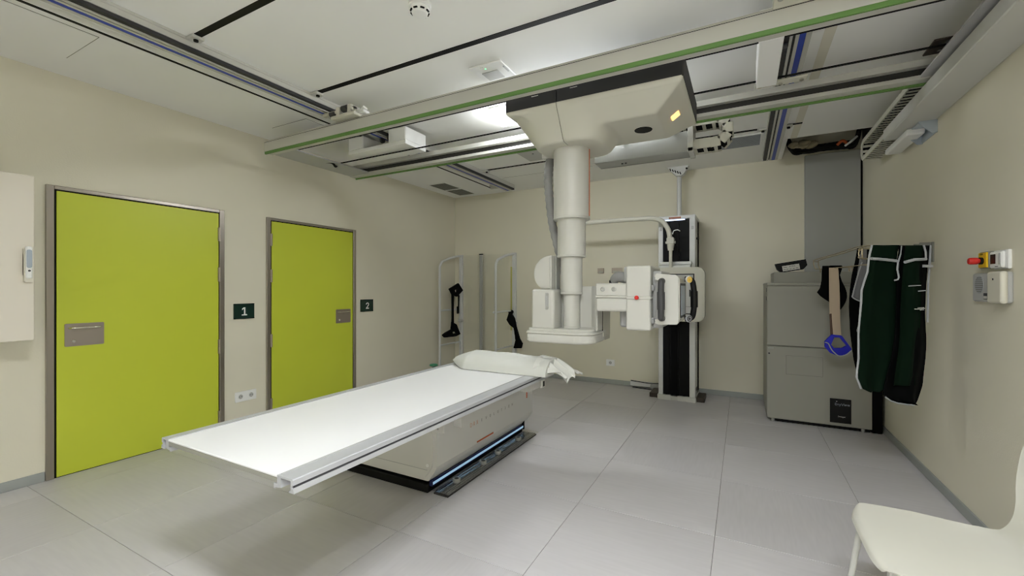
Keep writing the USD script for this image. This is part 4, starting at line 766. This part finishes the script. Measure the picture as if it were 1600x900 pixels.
for z in np.linspace(1.36, 1.436, 8):
    w = math.sqrt(max(.045 ** 2 - (z - 1.398) ** 2, 1e-5)); part(sp_, 'grille_slot', bx(XR - .0282, XR - .0268, 3.345 - w, 3.345 + w, z - .002, z + .002), 'vent_grey', smooth=False)
part(ib, 'call_button', bx(XR - .028, XR - .024, 3.245, 3.295, 1.318, 1.352, .002), 'dark_grey'); part(ib, 'button_label', bx(XR - .0295, XR - .027, 3.252, 3.288, 1.322, 1.336), 'paper_label', smooth=False)
hs = part(ic, 'handset', bx(XR - .050, XR - .02, 3.055, 3.20, 1.300, 1.466, .014), 'off_white_plastic', label='wide off-white handset'); part(hs, 'indicator', lathe([(0, 0), (.005, 0), (.005, .002), (0, .002)], (XR - .050, 3.13, 1.425), '-x', 10), 'dark_grey')

# ================================================================ examination table
tb = thing('x_ray_table', 'long white floating-top x-ray table on a pedestal', 'examination table', (-1.9, 2.4, 0))
TY0, TY1, TZ = .91, 3.12, .75
part(tb, 'tabletop', bx(-2.112, -1.380, TY0, TY1, TZ - .010, TZ - .002, .002), 'table_white', label='smooth white tabletop'); part(tb, 'shaded_edge', bx(-2.110, -1.382, TY0 + .001, TY1 - .001, TZ - .028, TZ - .010, .002), 'printer_grey', label='tabletop edge coloured beige for the shade on it')  # the edge's beige is shade put into its colour
def side_rail(x_in, x_out, s):
    W = abs(x_out - x_in); q = [(0, TZ), (W - .004, TZ), (W, TZ - .003), (W, TZ - .012), (W, TZ - .020), (W - .006, TZ - .021), (W - .006, TZ - .029), (W, TZ - .030), (W + .004, TZ - .046), (W - .022, TZ - .046), (W - .022, TZ - .041), (W - .012, TZ - .038), (W - .012, TZ - .007), (.020, TZ - .007), (.020, TZ - .040), (-.012, TZ - .044), (-.012, TZ - .048), (-.018, TZ - .048), (-.018, TZ - .030), (0, TZ - .030)]
    return Polygon([(x_in + s * a, z) for a, z in q])
for xi, xo, s in ((-2.108, -2.162, -1), (-1.384, -1.300, 1)):
    r = part(tb, 'side_rail', plate(side_rail(xi, xo, s), TY1 - TY0, (0, TY1, 0), (1, 0, 0), (0, 0, 1)), 'table_alu', smooth=False)
    part(r, 'groove_strip', bx(xo - s * .0055, xo - s * .003, TY0 + .004, TY1 - .004, TZ - .029, TZ - .021), 'dark_grey', label='dark groove', smooth=False)
    part(r, 'edge_bead', bx(xi + s * .004, xi + s * .012, TY0 + .01, TY1 - .01, TZ - .001, TZ + .0015, .0008), 'machine_grey')
fr_ = part(tb, 'float_frame', bx(-2.30, -1.655, 2.20, 3.52, .545, .70, .006), 'pedestal_white', smooth=False)
part(fr_, 'end_plate', bx(-2.30, -1.652, 2.188, 2.202, .462, .69, .003), 'pedestal_white'); part(fr_, 'corner_block', bx(-1.66, -1.60, 2.30, 2.345, .475, .62, .004), 'pedestal_white')
for x, z in ((-1.70, .52), (-1.70, .488)): part(fr_, 'screw', cyl((x, 2.185, z), (x, 2.19, z), .007, 10), 'machine_grey')
part(fr_, 'track', bx(-1.68, -1.42, 2.15, 3.12, .66, .705), 'dark_rubber', smooth=False); part(fr_, 'track', bx(-2.12, -1.95, 2.15, 3.12, .66, .705), 'dark_rubber', smooth=False)
bk_ = part(tb, 'end_bracket', cat(bx(-1.46, -1.385, 2.86, 3.10, .61, .69, .003), bx(-1.42, -1.375, 3.07, 3.13, .60, .68, .003)), 'pedestal_white'); part(bk_, 'catch', bx(-1.376, -1.372, 3.09, 3.115, .608, .65, .002), 'black')
PX0, PX1, PY0, PY1 = -2.66, -1.775, 2.275, 3.74
ped = Polygon([(PX0, .545), (PX0, .14), (PX0 + .05, .09), (PX1 - .075, .09), (PX1 - .02, .16), (PX1, .20), (PX1, .545)])
pd = part(tb, 'pedestal', plate(ped.buffer(.006).buffer(-.006), PY1 - PY0, (0, PY1, 0), (1, 0, 0), (0, 0, 1)), 'pedestal_white', smooth=30, label='off-white pedestal')
ep = part(pd, 'end_cover', plate(ped.buffer(-.03), .012, (0, PY0, 0), **BW), 'pedestal_white', smooth=False)
for x, z in ((PX1 - .05, .475), (PX1 - .07, .20), (PX0 + .06, .475)): part(ep, 'screw', cyl((x, PY0 - .016, z), (x, PY0 - .012, z), .010, 12), 'white_plastic')
part(ep, 'cover_joint', bx(PX0 + .05, PX1 - .07, PY0 - .0135, PY0 - .0118, .168, .171), 'machine_grey', smooth=False)
part(pd, 'accent_strip', bx(PX1 - .004, PX1 + .006, 2.42, 3.30, .464, .484, .002), 'orange_dull', label='dull orange accent strip'); part(pd, 'accent_end', bx(PX1 - .004, PX1 + .007, 3.30, 3.72, .464, .484, .002), 'dark_rubber')
part(pd, 'lettering', cat(*[text(c, .030, (PX1 + .0005, 2.665 + i * .042, .348), depth=.0008, **LW) for i, c in enumerate('DRX')]), 'pale_orange', label='pale orange letters DRX', smooth=False)
for i, c in enumerate('EVOLUTION'): part(pd, 'letter', text(c, .022, (PX1 + .0005, 2.82 + i * .062, .352), depth=.0008, **LW), 'grey_print', label=f'pale grey letter {c}', smooth=False)
part(pd, 'orange_bar', bx(PX1 - .002, PX1 + .004, 2.76, 3.0, .207, .217, .001), 'orange', label='orange bar'); bdg = part(pd, 'badge', bx(PX1 - .002, PX1 + .003, 3.60, 3.625, .355, .44, .001), 'pale_orange', label='red and black badge'); part(bdg, 'badge_mark', lathe([(0, .003), (.010, .003), (.010, .005), (0, .005)], (PX1, 3.612, .432), 'x', 14), 'red')
part(bdg, 'badge_print', cat(*[bx(PX1 + .003, PX1 + .004, 3.603, 3.622, z, z + .008) for z in (.36, .375, .39, .405)]), 'red', smooth=False)
part(tb, 'base_plate', bx(-2.735, -1.86, 2.285, 3.70, 0, .062, .012), 'black', label='black floor base')
lsq = part(tb, 'light_strip', bx(-1.862, -1.832, 2.30, 3.66, .045, .088, .004), 'deep_blue_gloss', label='glossy blue strip with a lit edge'); part(lsq, 'lit_edge', bx(-1.834, -1.829, 2.305, 3.655, .058, .077, .002), 'led_strip_blue', label='pale blue lit edge'); part(lsq, 'strip_end', bx(-1.865, -1.825, 3.66, 3.672, .04, .135, .002), 'black')
kb = part(tb, 'brake_knob', cat(lathe([(0, .012), (.030, .012), (.034, .018), (.030, .026), (0, .028)], (-2.195, 2.77, TZ - .01), 'z', 20), bx(-2.20, -2.155, 2.755, 2.785, TZ - .02, TZ - .006, .003)), 'bottle_green', label='green round knob')
# pedal mat
pm = thing('foot_switch_mat', 'flat black foot switch strip under crumpled clear film beside the table base', 'foot switch', (-1.77, 3.0, 0))
part(pm, 'rubber_strip', cat(bx(-1.824, -1.705, 2.30, 3.68, 0, .012, .003), *[bx(x, x + .010, 2.31, 3.67, .012, .024, .003) for x in np.linspace(-1.818, -1.72, 6)]), 'dark_rubber', smooth=False)
for x in (-1.806, -1.785, -1.742, -1.724): part(pm, 'highlight_line', bx(x, x + .003, 2.32, 3.66, .022, .0255), 'hose_grey', smooth=False)  # pale lines painted in for the long highlight streaks
for y in (2.48, 2.83, 3.06, 3.42):
    k = part(pm, 'pedal', lathe([(0, .024), (.027, .024), (.027, .049), (.017, .051), (.017, .047), (0, .047)], (-1.764, y, 0), 'z', 20), 'metal_ring', label='round pale ring'); part(k, 'pedal_centre', lathe([(0, .046), (.015, .046), (.015, .0485), (0, .0485)], (-1.764, y, 0), 'z', 16), 'dark_grey')
fx, fy = np.meshgrid(np.linspace(-1.826, -1.69, 22), np.linspace(2.285, 3.70, 150), indexing='ij')
fz = .0255 + .010 * meshkit.fbm(np.stack([fx * 30, fy * 5, fx * 0], -1), 4, 3) * np.clip(-(fx + 1.688) / .03, .2, 1)
part(pm, 'clear_film', grid_solid(np.stack([fx, fy, fz], -1), np.stack([fx, fy, fz - .0012], -1)), 'clear_film', label='crumpled clear plastic film', smooth=60)
# pillow with its cover
pl = thing('pillow', 'flat white pillow in a loose paper cover at the far end of the table', 'pillow', (-1.7, 2.95, TZ))
nu, nv = 60, 26; U = np.linspace(-1, 1, nu); V_ = np.linspace(-1, 1, nv); uu, vv = np.meshgrid(U, V_, indexing='ij')
px_ = -1.665 + .445 * uu; tip = np.clip((-uu - .56) / .44, 0, 1)
py_ = 2.94 + .03 * tip + .165 * vv * (1 - .66 * tip ** 1.3)
hgt = .118 * (1 - np.abs(vv) ** 2.4) ** .6 * (1 - tip) ** .62 * (1 - .10 * np.clip((uu - .2) / .8, 0, 1))
wr = (meshkit.fbm(np.stack([uu * 5, vv * 3, uu * 0], -1), 4, 2) - .5) * .016 * np.clip(hgt / .03, 0, 1)
topz = TZ + .006 + hgt + wr + .034 * tip ** 1.5; botz = TZ + .002 + .032 * tip ** 1.5
topz = np.maximum(topz, botz + .003)
part(pl, 'body', grid_solid(np.stack([px_, py_, topz], -1), np.stack([px_, py_, botz], -1)), 'pillow_cloth', label='soft white pillow', smooth=60)
n1, n2 = 30, 40; a = np.linspace(0, 1, n1); b = np.linspace(-1, 1, n2); aa, bb2 = np.meshgrid(a, b, indexing='ij')
sx = -1.325 + .24 * aa + .015 * np.sin(bb2 * 8) * aa + .03 * bb2 * aa; sy = 2.94 + bb2 * (.158 - .045 * aa) + .014 * np.sin(bb2 * 7 + 2) * aa
sz = (.116 * (1 - np.abs(bb2) ** 2.4) ** .6 + .010) * (1 - aa ** 1.7) + (-.008 + .03 * np.sin(bb2 * 4.2 - .6)) * aa ** 1.4 + .016 * np.sin(bb2 * 13 + aa * 2) * np.minimum(aa * 2, 1)
cov = np.stack([sx, sy, TZ + sz], -1); cov[..., 2] = np.where(cov[..., 0] < -1.29, np.maximum(cov[..., 2], TZ + .006), cov[..., 2])
part(pl, 'cover_end', grid_solid(cov + [0, 0, .0015], cov - [0, 0, .0015]), 'sheet_paper', label='loose end of the paper cover hanging down', smooth=60)

# ================================================================ chair
ch = thing('chair', 'white plastic shell chair on tube legs against the right wall', 'chair', (.68, 2.08, 0))
prof = np.array([(.400, .425), (.410, .440), (.44, .449), (.52, .447), (.62, .441), (.72, .438), (.80, .446), (.855, .475), (.885, .53), (.905, .60), (.925, .70), (.945, .80), (.955, .83)])
hw = np.array([.235, .252, .264, .266, .264, .254, .228, .196, .168, .166, .198, .205, .17]); prof[8:, 0] += .006
tt = np.linspace(0, len(prof) - 1, 60); from_ = np.arange(len(prof))
sp3 = smooth_path(np.c_[prof, hw], 8); xs_, zs_, ws_ = sp3[:, 0], sp3[:, 1], sp3[:, 2]
vv = np.linspace(-1, 1, 25); VV = np.sign(vv) * np.abs(vv) ** .9
dish = np.clip((xs_ - .42) / .2, 0, 1)
cor = 1 - .10 * np.clip((.44 - xs_) / .04, 0, 1)
shell = np.stack([xs_[:, None] - .035 * (np.abs(VV) ** 2.5)[None, :] * np.clip((xs_ - .84) / .08, 0, 1)[:, None] + .018 * (np.abs(VV) ** 6)[None, :] * np.clip((.46 - xs_) / .05, 0, 1)[:, None], 2.08 + (ws_ * cor)[:, None] * VV[None, :], zs_[:, None] + .014 * (np.abs(VV) ** 3)[None, :] * np.clip(1 - (xs_ - .80) / .06, 0, 1)[:, None] * dish[:, None]], -1)
nx = np.gradient(shell, axis=0); ny = np.gradient(shell, axis=1); nn = np.cross(nx, ny); nn /= np.linalg.norm(nn, axis=-1, keepdims=True)
part(ch, 'shell', grid_solid(shell + nn * .005, shell - nn * .005), 'chair_white', label='one-piece white seat and backrest', smooth=60)
for x, y, x2, y2 in ((.445, 2.28, .39, 2.315), (.445, 1.88, .39, 1.845), (.80, 2.24, .92, 2.30), (.80, 1.92, .92, 1.86)):
    l = part(ch, 'leg', cyl((x2, y2, .008), (x, y, .432), .0105, 16, .0125), 'chair_leg'); part(l, 'leg_cap', cyl((x2, y2, 0), (x2, y2, .012), .013, 14), 'black_soft')
part(ch, 'seat_frame', cat(cyl((.445, 2.28, .430), (.445, 1.88, .430), .009, 10), cyl((.80, 2.24, .428), (.80, 1.92, .428), .009, 10), cyl((.445, 2.0, .430), (.80, 2.0, .428), .009, 10), cyl((.445, 2.16, .430), (.80, 2.16, .428), .009, 10)), 'chair_leg')
